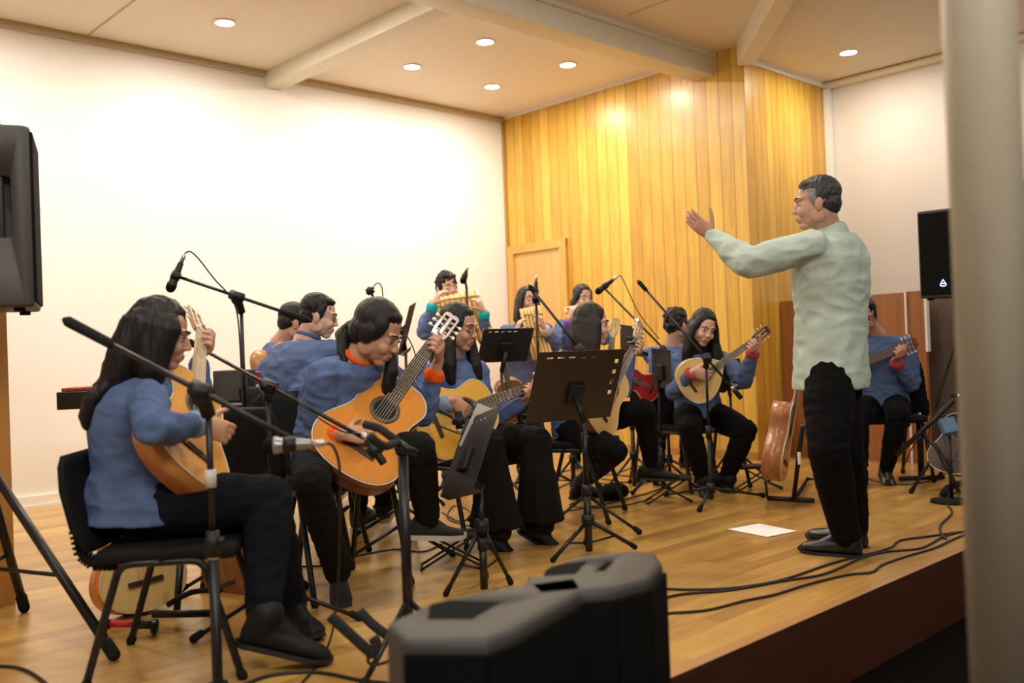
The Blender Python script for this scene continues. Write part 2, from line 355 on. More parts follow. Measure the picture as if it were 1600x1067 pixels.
# ------------------------------------------------------------------ people
def skin(name, c): return mat(name, c, .48, bump=.05, scale=300, sss=.12)
SK1 = skin('skin_tan', (.50, .27, .18)); SK2 = skin('skin_light', (.60, .36, .27)); SK3 = skin('skin_medium', (.46, .24, .155))
M_LIP = mat('lips', (.36, .15, .115), .45); M_EYE = mat('eye_white', (.62, .58, .55), .2); M_IRIS = mat('iris', (.02, .012, .008), .15)
M_HAIRB = mat('black_hair', (.008, .0065, .006), .42, bump=.55, scale=150, stretch=(1, 1, .05), spec=.3)
M_HAIRD = mat('dark_brown_hair', (.016, .010, .007), .42, bump=.55, scale=150, stretch=(1, 1, .05), spec=.3)
M_HAIRG = mat('greying_hair', (.022, .020, .020), .5, bump=.5, scale=60, var=.5); M_GREY = mat('grey_temple', (.20, .19, .185), .5, bump=.5, scale=60, var=.4)
def cloth(name, c, sc=9, b=.35): return mat(name, c, .9, bump=b, scale=sc, var=.06, spec=.12)
C_BLUE = cloth('blue_sweatshirt', (.095, .140, .285)); C_BLUE2 = cloth('steel_blue_shirt', (.080, .125, .25)); C_BLUE3 = cloth('blue_jacket', (.125, .15, .29))
C_BLK = cloth('black_trousers', (.004, .004, .005)); C_BLK2 = cloth('charcoal_trousers', (.008, .0085, .008)); C_NAVY = cloth('navy_jeans', (.005, .0065, .011))
C_MINT = cloth('pale_mint_shirt', (.46, .555, .49)); C_OR = cloth('orange_rib_knit', (.80, .12, .015), 40); C_RED = cloth('red_rib_knit', (.38, .055, .08), 40)
C_TEAL = cloth('turquoise_cuff', (.02, .42, .50), 40); C_WHT = cloth('white_cuff', (.62, .56, .50), 40); C_DEN = cloth('pale_denim_cuff', (.20, .27, .38), 40); C_PUR = cloth('purple_cuff', (.22, .12, .42), 40)
M_SHOE = mat('black_leather', (.005, .005, .006), .35, bump=.1, scale=30); M_BOOT = mat('dull_black_boot', (.006, .006, .007), .6, bump=.15, scale=40, spec=.25); M_CANV = mat('black_canvas_shoe', (.008, .009, .010), .8, bump=.2, scale=80)
M_SOLEW = mat('white_rubber_sole', (.48, .44, .38), .6); M_SOLEB = mat('black_sole', (.006, .006, .006), .6); M_LACE = mat('lace', (.05, .05, .055), .6)
M_GLS = mat('glasses_frame', (.05, .03, .03), .3, metal=.4)

def hand(mb, w, d, n, side, curl=.5, k=1., spread=.10, thumb=.6):
    """w wrist, d hand direction, n palm normal, side +1 = thumb towards d x n"""
    d = Vector(d).normalized(); n = Vector(n); n = (n-d*n.dot(d)).normalized(); t = d.cross(n)*side
    pc = w+d*.045*k
    mb.loft([(w-d*.01, t, n, .024*k, .018*k), (w+d*.02*k, t, n, .032*k, .016*k), (w+d*.055*k, t, n, .040*k, .0145*k), (w+d*.085*k, t, n, .040*k, .012*k), (w+d*.092*k, t, n, .036*k, .008*k)], 16)
    for i, (o, L) in enumerate(((.030, .070), (.010, .078), (-.010, .073), (-.029, .058))):
        p = w+d*.082*k+t*(o*k); a0 = d+t*(o*spread*9); a0.normalize(); c = curl*(1+.12*(i-1.5)); 
        for j, f in enumerate((.46, .30, .24)):
            ang = c*(.55, 1.35, 2.0)[j]*1.0
            dd = (a0*math.cos(ang)+n*math.sin(ang)).normalized(); q = p+dd*(L*f*k)
            mb.caps(p, q, (.0092, .0085, .0078)[j]*k, (.0086, .0078, .0066)[j]*k, 10); p = q
    p = w+d*.022*k+t*.024*k+n*.006; dd = (d*.62+t*.75+n*.25).normalized()
    for j, (L, r0, r1) in enumerate(((.042, .015, .0115), (.030, .0112, .0098), (.025, .0095, .0075))):
        q = p+dd*(L*k); mb.caps(p, q, r0*k, r1*k, 10); p = q; dd = (dd+n*(thumb*.45)+d*.25-t*.1*thumb).normalized()

def head_axes(th, pitch=0, roll=0):
    f = facing(th); s = UP.cross(f)               # s = the figure's left
    p = math.radians(pitch); f2 = f*math.cos(p)-UP*math.sin(p); u = UP*math.cos(p)+f*math.sin(p)
    r = math.radians(roll); return f2, s*math.cos(r)+u*math.sin(r), u*math.cos(r)-s*math.sin(r)
def head(mb, c, ax, k, nb, female=True, jaw=1.0):
    f, s, u = ax; M = Matrix((f, s, u)).transposed()
    def P(a, b, d): return c+(f*a+s*b+u*d)*k
    def E(a, b, d, r): mb.ell(P(a, b, d), [x*k for x in r], M)
    E(-.014, 0, .032, (.094, .074, .086)); E(.024, 0, -.026, (.066, .060*jaw, .080)); E(.022, 0, -.066, (.056, .050*jaw, .036)); E(.056, 0, -.094, (.026, .027, .019))
    mb.caps(P(.084, 0, .006), P(.1015, 0, -.026), .0068*k, .0098*k, 10)
    for q in (-1, 1):
        E(.0945, q*.009, -.031, (.010, .008, .007)); E(.060, q*.036, -.034, (.026, .022, .024)); mb.caps(P(.082, q*.014, .022), P(.070, q*.044, .024), .0085*k, .008*k, 8)
        E(-.006, q*.077, -.012, (.019, .007, .031)); E(-.012, q*.081, -.004, (.013, .006, .020)); E(.0, q*.055, -.055, (.035, .012, .035))
        E(.0665, q*.031, -.001, (.0135, .0145, .0125))
    E(.0855, 0, -.057, (.010, .021, .0055)); E(.0835, 0, -.067, (.010, .017, .0065)); E(.078, 0, -.064, (.012, .03, .02))
    # neck
    a = P(-.022, 0, -.045); b = nb; sd = s; fr = f
    r = .051 if female else .060
    mb.caps(a, a.lerp(b, .55), r*k, r*k); mb.caps(a.lerp(b, .5), b, r*k, (r+.012)*k)
    return P, M
def face_parts(root, c, ax, k, P, M, closed=False, glasses=False, brow=(.012, .009, .008)):
    f, s, u = ax
    for q in (-1, 1):
        e = MB()
        if not closed:
            e.ell(P(.0705, q*.031, -.001), (.0115*k, .0125*k, .0072*k), M); e.cur = 1; e.ell(P(.0795, q*.031, -.0015), (.0040*k, .0058*k, .0058*k), M)
            e.tube([P(.0775, q*.016, .0015), P(.0850, q*.027, .0075), P(.0835, q*.036, .0075), P(.074, q*.0465, .0025)], .0014*k, 6, 3)
            e.build('eye', [M_EYE, M_IRIS], root)
        else:
            e.tube([P(.0765, q*.016, -.003), P(.0825, q*.027, -.009), P(.0805, q*.036, -.009), P(.072, q*.047, -.004)], .0020*k, 6, 3); e.build('eyelash', M_IRIS, root)
        b = MB(); b.tube([P(.0890, q*.012, .0230), P(.0865, q*.028, .0295), P(.072, q*.050, .0255)], [.0028*k, .0034*k, .0016*k], 8, 4); b.build('eyebrow', M_HAIRB, root)
    if glasses:
        g = MB()
        for q in (-1, 1):
            g.tube([P(.094+.004*math.cos(t)-.010*abs(math.sin(t+0))*0-.012*(.5+.5*math.cos(t)), q*(.034+.024*math.cos(t)), -.003+.019*math.sin(t)) for t in [2*math.pi*i/16 for i in range(16)]], .0016*k, 6, close=True)
            g.tube([P(.082, q*.058, .003), P(.03, q*.078, .006), P(-.012, q*.080, .004), P(-.02, q*.080, -.012)], .0016*k, 6)
        g.tube([P(.097, -.010, .0), P(.102, 0, .004), P(.097, .010, .0)], .0016*k, 6); g.build('glasses', M_GLS, root)

def strands(amp=.003, fx=55, fz=4):
    return lambda v, n: amp*(noise.noise(Vector((v.x*fx, v.y*fx, v.z*fz)))+.6*noise.noise(Vector((v.x*fx*2.3, v.y*fx*2.3, v.z*fz*1.5+9))))
def curls(amp=.012, f=38):
    return lambda v, n: amp*(noise.noise(v*f)+.3)
def folds(amp=.006, pts=(), f=11, seed=0):
    o = Vector((seed*3.1, seed*1.7, seed))
    def g(v, n):
        a = amp
        for (p, r, e) in pts:
            d = (v-p).length
            if d < r: a += e*(1-d/r)
        w = v*f+o; x = noise.noise(Vector((w.x, w.y, w.z*1.9))); y = noise.noise(w*2.1+Vector((5, 2, 1)))
        return a*((1-2.2*abs(x))*.8-.45+.5*y)
    return g
def hair_cap(mb, P, M, k, back=.0, fringe=0, r=(.100, .083, .094), c=(-.026, 0, .044)):
    mb.ell(P(*c), [x*k for x in r], M, 20, 12)
    mb.ell(P(-.045, 0, -.005), (.070*k, .080*k, .07*k), M, 18, 10)

def shoe(root, an, toe, kind, k=1., name='shoe', ground=None):
    """an = ankle joint, toe = point of the toe tip on its sole"""
    L = toe-an; d = toe-an; heel_dir = Vector((d.x, d.y, 0))
    flat = heel_dir.length; 
    ax = d.normalized()
    # sole line runs from under the heel to the toe
    heel = an - UP*.085*k if abs(d.z) < .14*k else an+ (UP*-1).lerp(-heel_dir.normalized(), .35).normalized()*.085*k
    sd = (toe-heel).normalized(); heel = toe-sd*(.275*k); side = UP.cross(sd).normalized(); up = sd.cross(side).normalized()
    if up.z < 0: up = -up
    M = Matrix((sd, side, up)).transposed(); m = MB()
    def Q(a, b, c): return heel+sd*(a*k)+side*(b*k)+up*(c*k)
    boot = kind == 'boot'
    m.loft([(Q(.008, 0, .035), side, up, .020*k, .022*k), (Q(.03, 0, .040), side, up, .034*k, .036*k), (Q(.08, 0, .046), side, up, .035*k, .040*k), (Q(.14, 0, .040), side, up, .041*k, .034*k), (Q(.20, 0, .032), side, up, .046*k, .027*k), (Q(.25, 0, .027), side, up, .038*k, .021*k), (Q(.272, 0, .024), side, up, .018*k, .012*k)], 18)
    m.caps(Q(.05, 0, .05), an+(an-Q(.05, 0, .05))*(.45 if boot else .05), .042*k, (.052 if boot else .044)*k)
    m.caps(Q(.16, 0, .045), Q(.07, 0, .088), .03*k, .036*k)
    mt = {'boot': M_BOOT, 'leather': M_SHOE, 'sneaker': M_CANV}[kind]
    up_ = m.organic(name, mt, root, .005, 3)
    s = MB(); pr = [(0, .012, .022), (.02, .033, 0), (.07, .035, 0), (.13, .038, 0), (.19, .046, 0), (.235, .043, 0), (.265, .028, 0), (.281, .010, 0)]
    hgt = .022 if kind == 'sneaker' else .014
    rg = []
    for x, w, _ in pr:
        lift = .012*max(0, (x-.2)/.08)**2
        w = max(w, .014); rg.append([Q(x, -w, lift+.0), Q(x, -w*.97, lift+hgt), Q(x, w*.97, lift+hgt), Q(x, w, lift+.0)])
    s.rings(rg, smooth=False); s.build('sole', M_SOLEW if kind == 'sneaker' else M_SOLEB, up_)
    if kind == 'leather': MB().box(Q(.035, 0, -.008), (.065*k, .064*k, .022*k), M, .004).build('heel', M_SOLEB, up_)
    if kind == 'sneaker':
        l = MB()
        for i in range(4):
            a = .10+.022*i; z = .082-.013*i
            l.tube([Q(a, -.022, z-.004), Q(a+.004, 0, z+.012), Q(a, .022, z-.004)], .0022*k, 6, 2)
        l.build('lace', M_LACE, up_)
    return up_

def grips(M, s_, xf, xb=None, yb=.075, lift=.0, curlL=1.15, curlR=.62):
    """wrists and palms of a fretting and a plucking hand on the guitar with frame M"""
    X, Y, Z = M.col[0].xyz, M.col[1].xyz, M.col[2].xyz; b = 1 if Y.z > 0 else -1; T = -Y*b
    o = M @ Vector((xf, 0, 0)); wl = o+T*.062-Z*.060; dl = (Z*.93-T*.22-X*.06).normalized(); nl = (-T-Z*.15).normalized()
    sl = 1 if dl.cross(nl).dot(X) > 0 else -1
    xb = xb if xb is not None else .27*s_; wr = M @ Vector((xb-.075, b*yb, .050+lift)); dr = (X*.62+T*.78-Z*.05).normalized(); nr = (-Z-T*.1).normalized(); sr = 1 if dr.cross(nr).dot(X-T) > 0 else -1
    return dict(wrL=(wl,), handL=(dl, nl, curlL, 1.0, sl), wrR=(wr,), handR=(dr, nr, curlR, .5, sr))
def person(label, sp, group=None):
    k = sp.get('k', 1.); fem = sp.get('fem', True); th = sp['th']; F = facing(th); Lf = UP.cross(F)
    nk = at(*sp['neck']); pel = at(*sp['pel']); base = Vector((pel.x, pel.y, sp.get('base', 0)))
    root = thing('person', label, 'person', base, group=group)
    spine = (nk-pel).normalized(); bend = sp.get('bend', .02); ths = sp.get('ths', th); Ls = UP.cross(facing(ths)); Fs = facing(ths)
    Lp = UP.cross(facing(sp.get('thp', th))); Fp = facing(sp.get('thp', th))
    tilt = sp.get('tilt', 0); Lsh = (Ls+spine*math.tan(math.radians(tilt))).normalized()
    ws = (.165 if fem else .190)*k*sp.get('wide', 1)
    def sp_at(t): return pel.lerp(nk, t)-Fs*(bend*math.sin(math.pi*t))
    def L_at(t): return Lp.lerp(Lsh, min(1, max(0, t))).normalized()
    def F_at(t): return L_at(t).cross(spine).normalized()
    sh = {1: nk-spine*.065*k+Lsh*ws+Fs*.01, -1: nk-spine*.065*k-Lsh*ws+Fs*.01}
    hip = {1: pel+Lp*.088*k, -1: pel-Lp*.088*k}
    UA, FA, TH, SH_ = .275*k, .245*k, .43*k, .41*k
    J = {}
    if sp.get('gtr'):
        own = {a: sp[a] for a in ('wrR', 'handR') if sp.get('ownR')}; sp.update(grips(*sp['gtr'])); sp.update(own)
    for sd, q in (('L', 1), ('R', -1)):
        e = sp.get('el'+sd); w = sp.get('wr'+sd)
        if e: J['el', q] = reach(sh[q], e, UA)
        else: J['el', q] = sh[q]-UP*UA*.9+Fs*.05+Ls*q*.05
        if isinstance(w, tuple) and isinstance(w[0], Vector):
            J['wr', q] = w[0]; pl = sp.get('pole'+sd); J['el', q] = ik(sh[q], w[0], UA, FA, sh[q]+cv(*pl) if pl else J['el', q])
        elif w: J['wr', q] = reach(J['el', q], w, FA)
        else: J['wr', q] = J['el', q]+Fs*FA*.8-Ls*q*.1
        kn = sp.get('kn'+sd); a = sp.get('an'+sd)
        J['kn', q] = reach(hip[q], kn, TH) if kn else hip[q]+F*TH
        J['an', q] = reach(J['kn', q], a, SH_) if a else Vector((J['kn', q].x, J['kn', q].y, .09))
        if a and sp.get('anz'+sd) is not None:
            p = G(a[0], a[1], sp['anz'+sd]); J['an', q] = p
    wd = sp.get('wide', 1)
    tors = [(-.04, .150, .110), (.0, .160, .118), (.18, .150, .110), (.38, .138, .100), (.60, .152, .108), (.80, .165, .105), (.92, .150, .085), (1.0, .080, .062)]
    if not fem: tors = [(-.04, .150, .110), (.0, .155, .115), (.18, .150, .112), (.38, .150, .110), (.60, .165, .118), (.80, .180, .115), (.92, .165, .09), (1.0, .085, .066)]
    def torso(mb, g, t0=-.1, extra=None):
        st = []
        for t, w, d in tors:
            if t < t0: continue
            st.append((sp_at(t), L_at(t), F_at(t), (w*wd+g)*k, (d*wd+g)*k))
        if extra: st = [extra]+st
        mb.loft(st, 26, 2.2)
        if fem and g > -.02: 
            for q in (-1, 1): mb.ell(sp_at(.66)+F_at(.66)*(.080*k+g)+L_at(.66)*(q*.068*k), (.055*k,)*3)
    # ---- body
    b = MB(); torso(b, -.014)
    hc = at(*sp['head']); ax = head_axes(sp.get('hth', th), sp.get('pitch', 0), sp.get('roll', 0)); hk = k*sp.get('hk', 1.)
    P, M = head(b, hc, ax, hk, nk-spine*.01, fem, 1 if fem else 1.06)
    for q in (-1, 1):
        s_, e, w = sh[q], J['el', q], J['wr', q]
        b.caps(sp_at(.88), s_, .05*k, .050*k); b.caps(s_, e, .046*k, .036*k); b.caps(e, e.lerp(w, .35), .037*k, .035*k); b.caps(e.lerp(w, .35), w, .035*k, .023*k)
        hd = sp.get('hand'+('L' if q > 0 else 'R'))
        if hd:
            d = hd[0] if isinstance(hd[0], Vector) else cv(*hd[0]); n = hd[1] if isinstance(hd[1], Vector) else cv(*hd[1]); hand(b, w, d, n, (1 if d.cross(n).dot(UP) > 0 else -1) if (len(hd) > 4 and hd[4] == 'up') else (hd[4] if len(hd) > 4 else q), hd[2], k*.98, thumb=hd[3] if len(hd) > 3 else .6)
        else: hand(b, w, (w-e), F, q, .5, k)
        b.caps(hip[q], J['kn', q], .075*k, .052*k); b.caps(J['kn', q], J['kn', q].lerp(J['an', q], .35), .05*k, .052*k); b.caps(J['kn', q].lerp(J['an', q], .35), J['an', q], .052*k, .034*k)
    skm = sp.get('skin', SK1)
    lipc = P(.090, 0, -.062); f, s, u = ax
    def mf(c):
        v = c-lipc
        return 1 if (v.dot(f) > -.010 and abs(v.dot(s)) < .021*hk*(1-.25*abs(v.dot(u))/.012) and abs(v.dot(u)) < .0095*hk) else 0
    body = b.organic('body', [skm, M_LIP], root, .0043, 3, matfn=mf)
    if sp.get('face', 1): face_parts(root, hc, ax, hk, P, M, sp.get('closed', False), sp.get('glasses', False))
    # ---- shirt
    g = MB(); hem = sp.get('hem', .10); cl = .014*sp.get('loose', 1)
    c0 = sp_at(0)-spine*hem
    if sp.get('seated', True):
        torso(g, cl+.004, -.02)
        for t_ in (0.03,): g.loft([(sp_at(-.10)-Fp*.02, Lp, Fp, .165*k*wd, .115*k*wd), (sp_at(.02), Lp, Fp, (.172*wd)*k, .132*k*wd), (sp_at(.2), L_at(.2), F_at(.2), .168*k*wd, .128*k*wd)], 26, 2.3)
    else:
        st = [(c0, Lp, Fp, .185*k*wd, .138*k*wd), (sp_at(0)-spine*hem*.5, Lp, Fp, .185*k*wd, .138*k*wd)]
        g.loft(st+[(sp_at(t), L_at(t), F_at(t), (w*wd+cl+.01)*k, (d*wd+cl+.006)*k) for t, w, d in tors if t > -.02], 28, 2.3)
    for q in (-1, 1):
        s_, e, w = sh[q], J['el', q], J['wr', q]; sd = 'L' if q > 0 else 'R'; w2 = e.lerp(w, sp.get('cut'+sd, .88))
        dl = sp.get('sleeve', 1.08)
        g.caps(sp_at(.86), s_, .062*k, .061*k); g.caps(s_, s_.lerp(e, .5), .064*k*(1+(dl-1)*.25), .059*k*dl); g.caps(s_.lerp(e, .5), e, .059*k*dl, .051*k*dl); g.caps(e, e.lerp(w2, .4), .052*k*dl, .050*k*dl); g.caps(e.lerp(w2, .4), w2, .050*k*dl, .038*k)
    if sp.get('tail'):
        for (t_, o_, w_, d_) in sp['tail']: pass
        g.loft([(sp_at(t_)-Fs*o_, L_at(.2), F_at(.2), w_*k, d_*k) for (t_, o_, w_, d_) in sp['tail']], 24, 2.6)
    fp = [(J['el', 1], .14, .010), (J['el', -1], .14, .010), (sh[1], .13, .004), (sh[-1], .13, .004), (sp_at(.15), .17, .005)]
    shirt = g.organic('shirt' if sp.get('shirtname') is None else sp['shirtname'], sp.get('top', C_BLUE), root, .0065, 5, fn=folds(sp.get('famp', .006), fp, sp.get('ff', 11), sp.get('seed', 1)))
    for q in (-1, 1):
        sd = 'L' if q > 0 else 'R'; cm = sp.get('cuff'+sd, sp.get('cuff'))
        e, w = J['el', q], J['wr', q]; c = sp.get('cut'+sd, .88)
        if cm:
            lw = sp.get('cuffw', .26); r0, r1 = .045*k, .035*k
            m = MB(); a, z = e.lerp(w, c-.02), e.lerp(w, min(c+lw, 1.02)); m.tube([a, a.lerp(z, .3), a.lerp(z, .7), z], [r0*.93, r0*1.02, r0, r1*.96], 24, 3); m.organic('cuff', cm, shirt, .005, 2, fn=lambda v, n: .0015*noise.noise(v*60))
    if sp.get('collar') is None: sp['collar'] = sp.get('top', C_BLUE)
    if sp['collar']:
        m = MB(); cp = nk+(hc-nk)*.18; dn = (hc-nk).normalized(); e1 = Lsh; e2 = Lsh.cross(dn)
        m.tube([nk-spine*.02*k+e1*(.067*k*math.cos(t))+e2*(.060*k*math.sin(t)) for t in [2*math.pi*i/20 for i in range(20)]], .013*k, 10, close=True)
        m.tube([cp+e1*(.060*k*math.cos(t))+e2*(.056*k*math.sin(t)) for t in [2*math.pi*i/20 for i in range(20)]], .012*k, 10, close=True)
        m.organic('collar', sp['collar'], shirt, .005, 2)
    # ---- trousers
    g = MB(); g.loft([(sp_at(-.16)+(F*.03 if sp.get('seated', True) else Vector()), Lp, Fp, .10*k, .09*k), (sp_at(-.08), Lp, Fp, .155*k*wd, .115*k*wd), (sp_at(.05), Lp, Fp, .160*k*wd, .118*k*wd), (sp_at(.20), Lp, Fp, .15*k*wd, .108*k*wd)], 24, 2.2)
    fat = sp.get('leg', 1.0)
    for q in (-1, 1):
        h, n_, a = hip[q], J['kn', q], J['an', q]
        g.caps(h, h.lerp(n_, .5), .098*k*min(fat, 1.04), .086*k*fat); g.caps(h.lerp(n_, .5), n_, .086*k*fat, .067*k*fat)
        if sp.get('flare'):
            a2 = n_.lerp(a, sp.get('flen', .9)); ss = UP.cross(facing(sp['flare_th'])) if 'flare_th' in sp else Lp; fr_ = ss.cross(UP)
            g.loft([(n_+UP*.02, ss, fr_, .065*k, .07*k), (n_.lerp(a2, .3), ss, fr_, .078*k, .085*k), (n_.lerp(a2, .65), ss, fr_, .10*k, .11*k), (a2, ss, fr_, .125*k, .135*k)], 28)
        else:
            c = sp.get('leglen', .95); a2 = n_.lerp(a, c)
            g.caps(n_, n_.lerp(a2, .4), .067*k*fat, .064*k*fat); g.caps(n_.lerp(a2, .4), a2, .064*k*fat, .046*k*sp.get('ankle', fat))
    fp = [(J['kn', 1], .13, .006), (J['kn', -1], .13, .006), (J['an', 1], .16, .006), (J['an', -1], .16, .006)]
    fz = folds(.004, fp, 13, sp.get('seed', 1)+5)
    if sp.get('flare'): fz = lambda v, n: .012*noise.noise(Vector((v.x*22, v.y*22, v.z*1.5)))
    g.organic('trousers', sp.get('pants', C_BLK), root, .0065, 5, fn=fz)
    for q in (-1, 1):
        sd = 'L' if q > 0 else 'R'; toe = sp.get('toe'+sd)
        a = J['an', q]
        if toe: t = G(toe[0], toe[1], toe[2] if len(toe) > 2 else .0)
        else: t = a+F*.19*k; t.z = a.z-.08
        dv = t-a; dl_ = max(.195*k, min(.27*k, dv.length)); dv = dv.normalized()*dl_; t2 = a+dv
        shoe(root, a, t2, sp.get('shoe', 'sneaker'), k*.98*max(1, min(1.18, dl_/(.215*k))))
    sp['_'] = dict(P=P, M=M, hk=hk, J=J, sh=sh, nk=nk, pel=pel, hc=hc, ax=ax, F=F, L=Lf, root=root, shirt=shirt, spat=sp_at, body=body)

    return sp['_']
def short_hair(p, m=M_HAIRB, fn=None, top=1.0):
    P, M, hk, root = p['P'], p['M'], p['hk'], p['root']; h = MB()
    h.ell(P(-.022, 0, .046), (.094*hk, .079*hk, .082*hk*top), M, 20, 12); h.ell(P(-.050, 0, -.002), (.060*hk, .070*hk, .068*hk), M, 18, 10)
    h.ell(P(.016, 0, .086), (.054*hk, .062*hk, .028*hk*top), M, 16, 9)
    for q in (-1, 1): h.ell(P(.004, q*.068, .022), (.028*hk, .011*hk, .040*hk), M)
    return h.organic('hair', m, root, .005, 2, fn=fn or strands(.003, 90, 40))
def long_hair(p, pts, m=M_HAIRB, fringe=True, cap=(.096, .081, .088), front=True, fn=None):
    """pts: list of (centre, side vector, front vector, half width, half depth) below the cap"""
    P, M, hk, root = p['P'], p['M'], p['hk'], p['root']; h = MB(); hang = 1
    h.ell(P(-.024, 0, .044), [x*hk for x in cap], M, 22, 12); h.ell(P(-.046, 0, -.010), (.068*hk, .084*hk, .075*hk), M, 18, 10)
    if fringe:
        for q in (-1, 1):
            h.ell(P(.010, q*.062, .030), (.044*hk, .018*hk, .050*hk), M)
            if fringe == 'soft': h.ell(P(-.006, q*.077, -.004), (.034*hk, .012*hk, .042*hk), M)
            if fringe != 'soft': h.ell(P(.0, q*.076, -.04), (.036*hk, .013*hk, .07*hk), M)
        h.ell(P(.010, 0, .086), (.054*hk, .060*hk, .026*hk), M)
    for st in pts:
        c0, a0, b0, w0, d0 = st[0]; c1, a1, b1, w1, d1 = st[-1]; e = (st[0][0]-st[1][0]).normalized(); e1 = (st[-1][0]-st[-2][0]).normalized()
        h.loft([(c0+e*d0*.75, a0, b0, w0*.35, d0*.35), (c0+e*d0*.5, a0, b0, w0*.75, d0*.75)]+list(st)+[(c1+e1*.012, a1, b1, w1*.5, d1*.5)], 22)
    return h.organic('hair', m, root, .0055, 3, fn=fn or strands())
# ------------------------------------------------------------------ guitars
M_STR = mat('strings', (.75, .72, .65), .3, metal=.6); M_BONE = mat('bone', (.75, .70, .58), .4); M_HOLE = mat('sound_hole_dark', (.012, .007, .005), .9)
M_CHR = mat('chrome', (.62, .62, .63), .22, metal=1); M_EBONY = mat('rosewood_board', (.045, .022, .014), .45); M_ROS = mat('rosette', (.10, .07, .025), .4, var=.5, scale=180)
def top_mat(n, c): return mat('top_'+n, c, .28, var=.07, scale=5, stretch=(.6, 14, 1), coat=.5)
def side_mat(n, c): return mat('side_'+n, c, .3, var=.2, scale=6, stretch=(2, 2, 8), coat=.12)
OUT_G = [(0, .0), (.002, .045), (.012, .095), (.035, .142), (.07, .172), (.11, .185), (.15, .183), (.19, .168), (.23, .145), (.265, .127), (.295, .120), (.325, .123), (.355, .132), (.385, .140), (.415, .138), (.445, .122), (.468, .095), (.480, .06), (.485, .0)]
OUT_R = [(0, .0), (.003, .05), (.02, .11), (.05, .155), (.10, .185), (.15, .195), (.20, .19), (.25, .17), (.30, .14), (.345, .10), (.385, .06), (.41, .03), (.415, .0)]
def outline(o, scl=1., inset=0):
    # smooth the half outline with catmull-rom then mirror
    pts = [Vector((x, y, 0)) for x, y in o]; q = []
    for i in range(len(pts)-1):
        p0 = pts[i-1] if i else Vector((pts[1].x, -pts[1].y, 0)); p1, p2 = pts[i], pts[i+1]; p3 = pts[i+2] if i+2 < len(pts) else Vector((pts[-2].x, -pts[-2].y, 0))
        for k in range(3):
            t = k/3; q.append(.5*((2*p1)+(-p0+p2)*t+(2*p0-5*p1+4*p2-p3)*t*t+(-p0+3*p1-3*p2+p3)*t**3))
    cx = o[-1][0]*.5; up = q+[pts[-1]]; full = up+[Vector((p.x, -p.y, 0)) for p in reversed(up[1:-1])]
    res = []
    n = len(full)
    for i, p in enumerate(full):
        if inset:
            d = (full[(i+1) % n]-full[i-1]).normalized(); nn = Vector((-d.y, d.x, 0)); p = p-nn*inset if nn.dot(p-Vector((cx, 0, 0))) > 0 else p+nn*inset
        res.append((p.x*scl, p.y*scl))
    return res
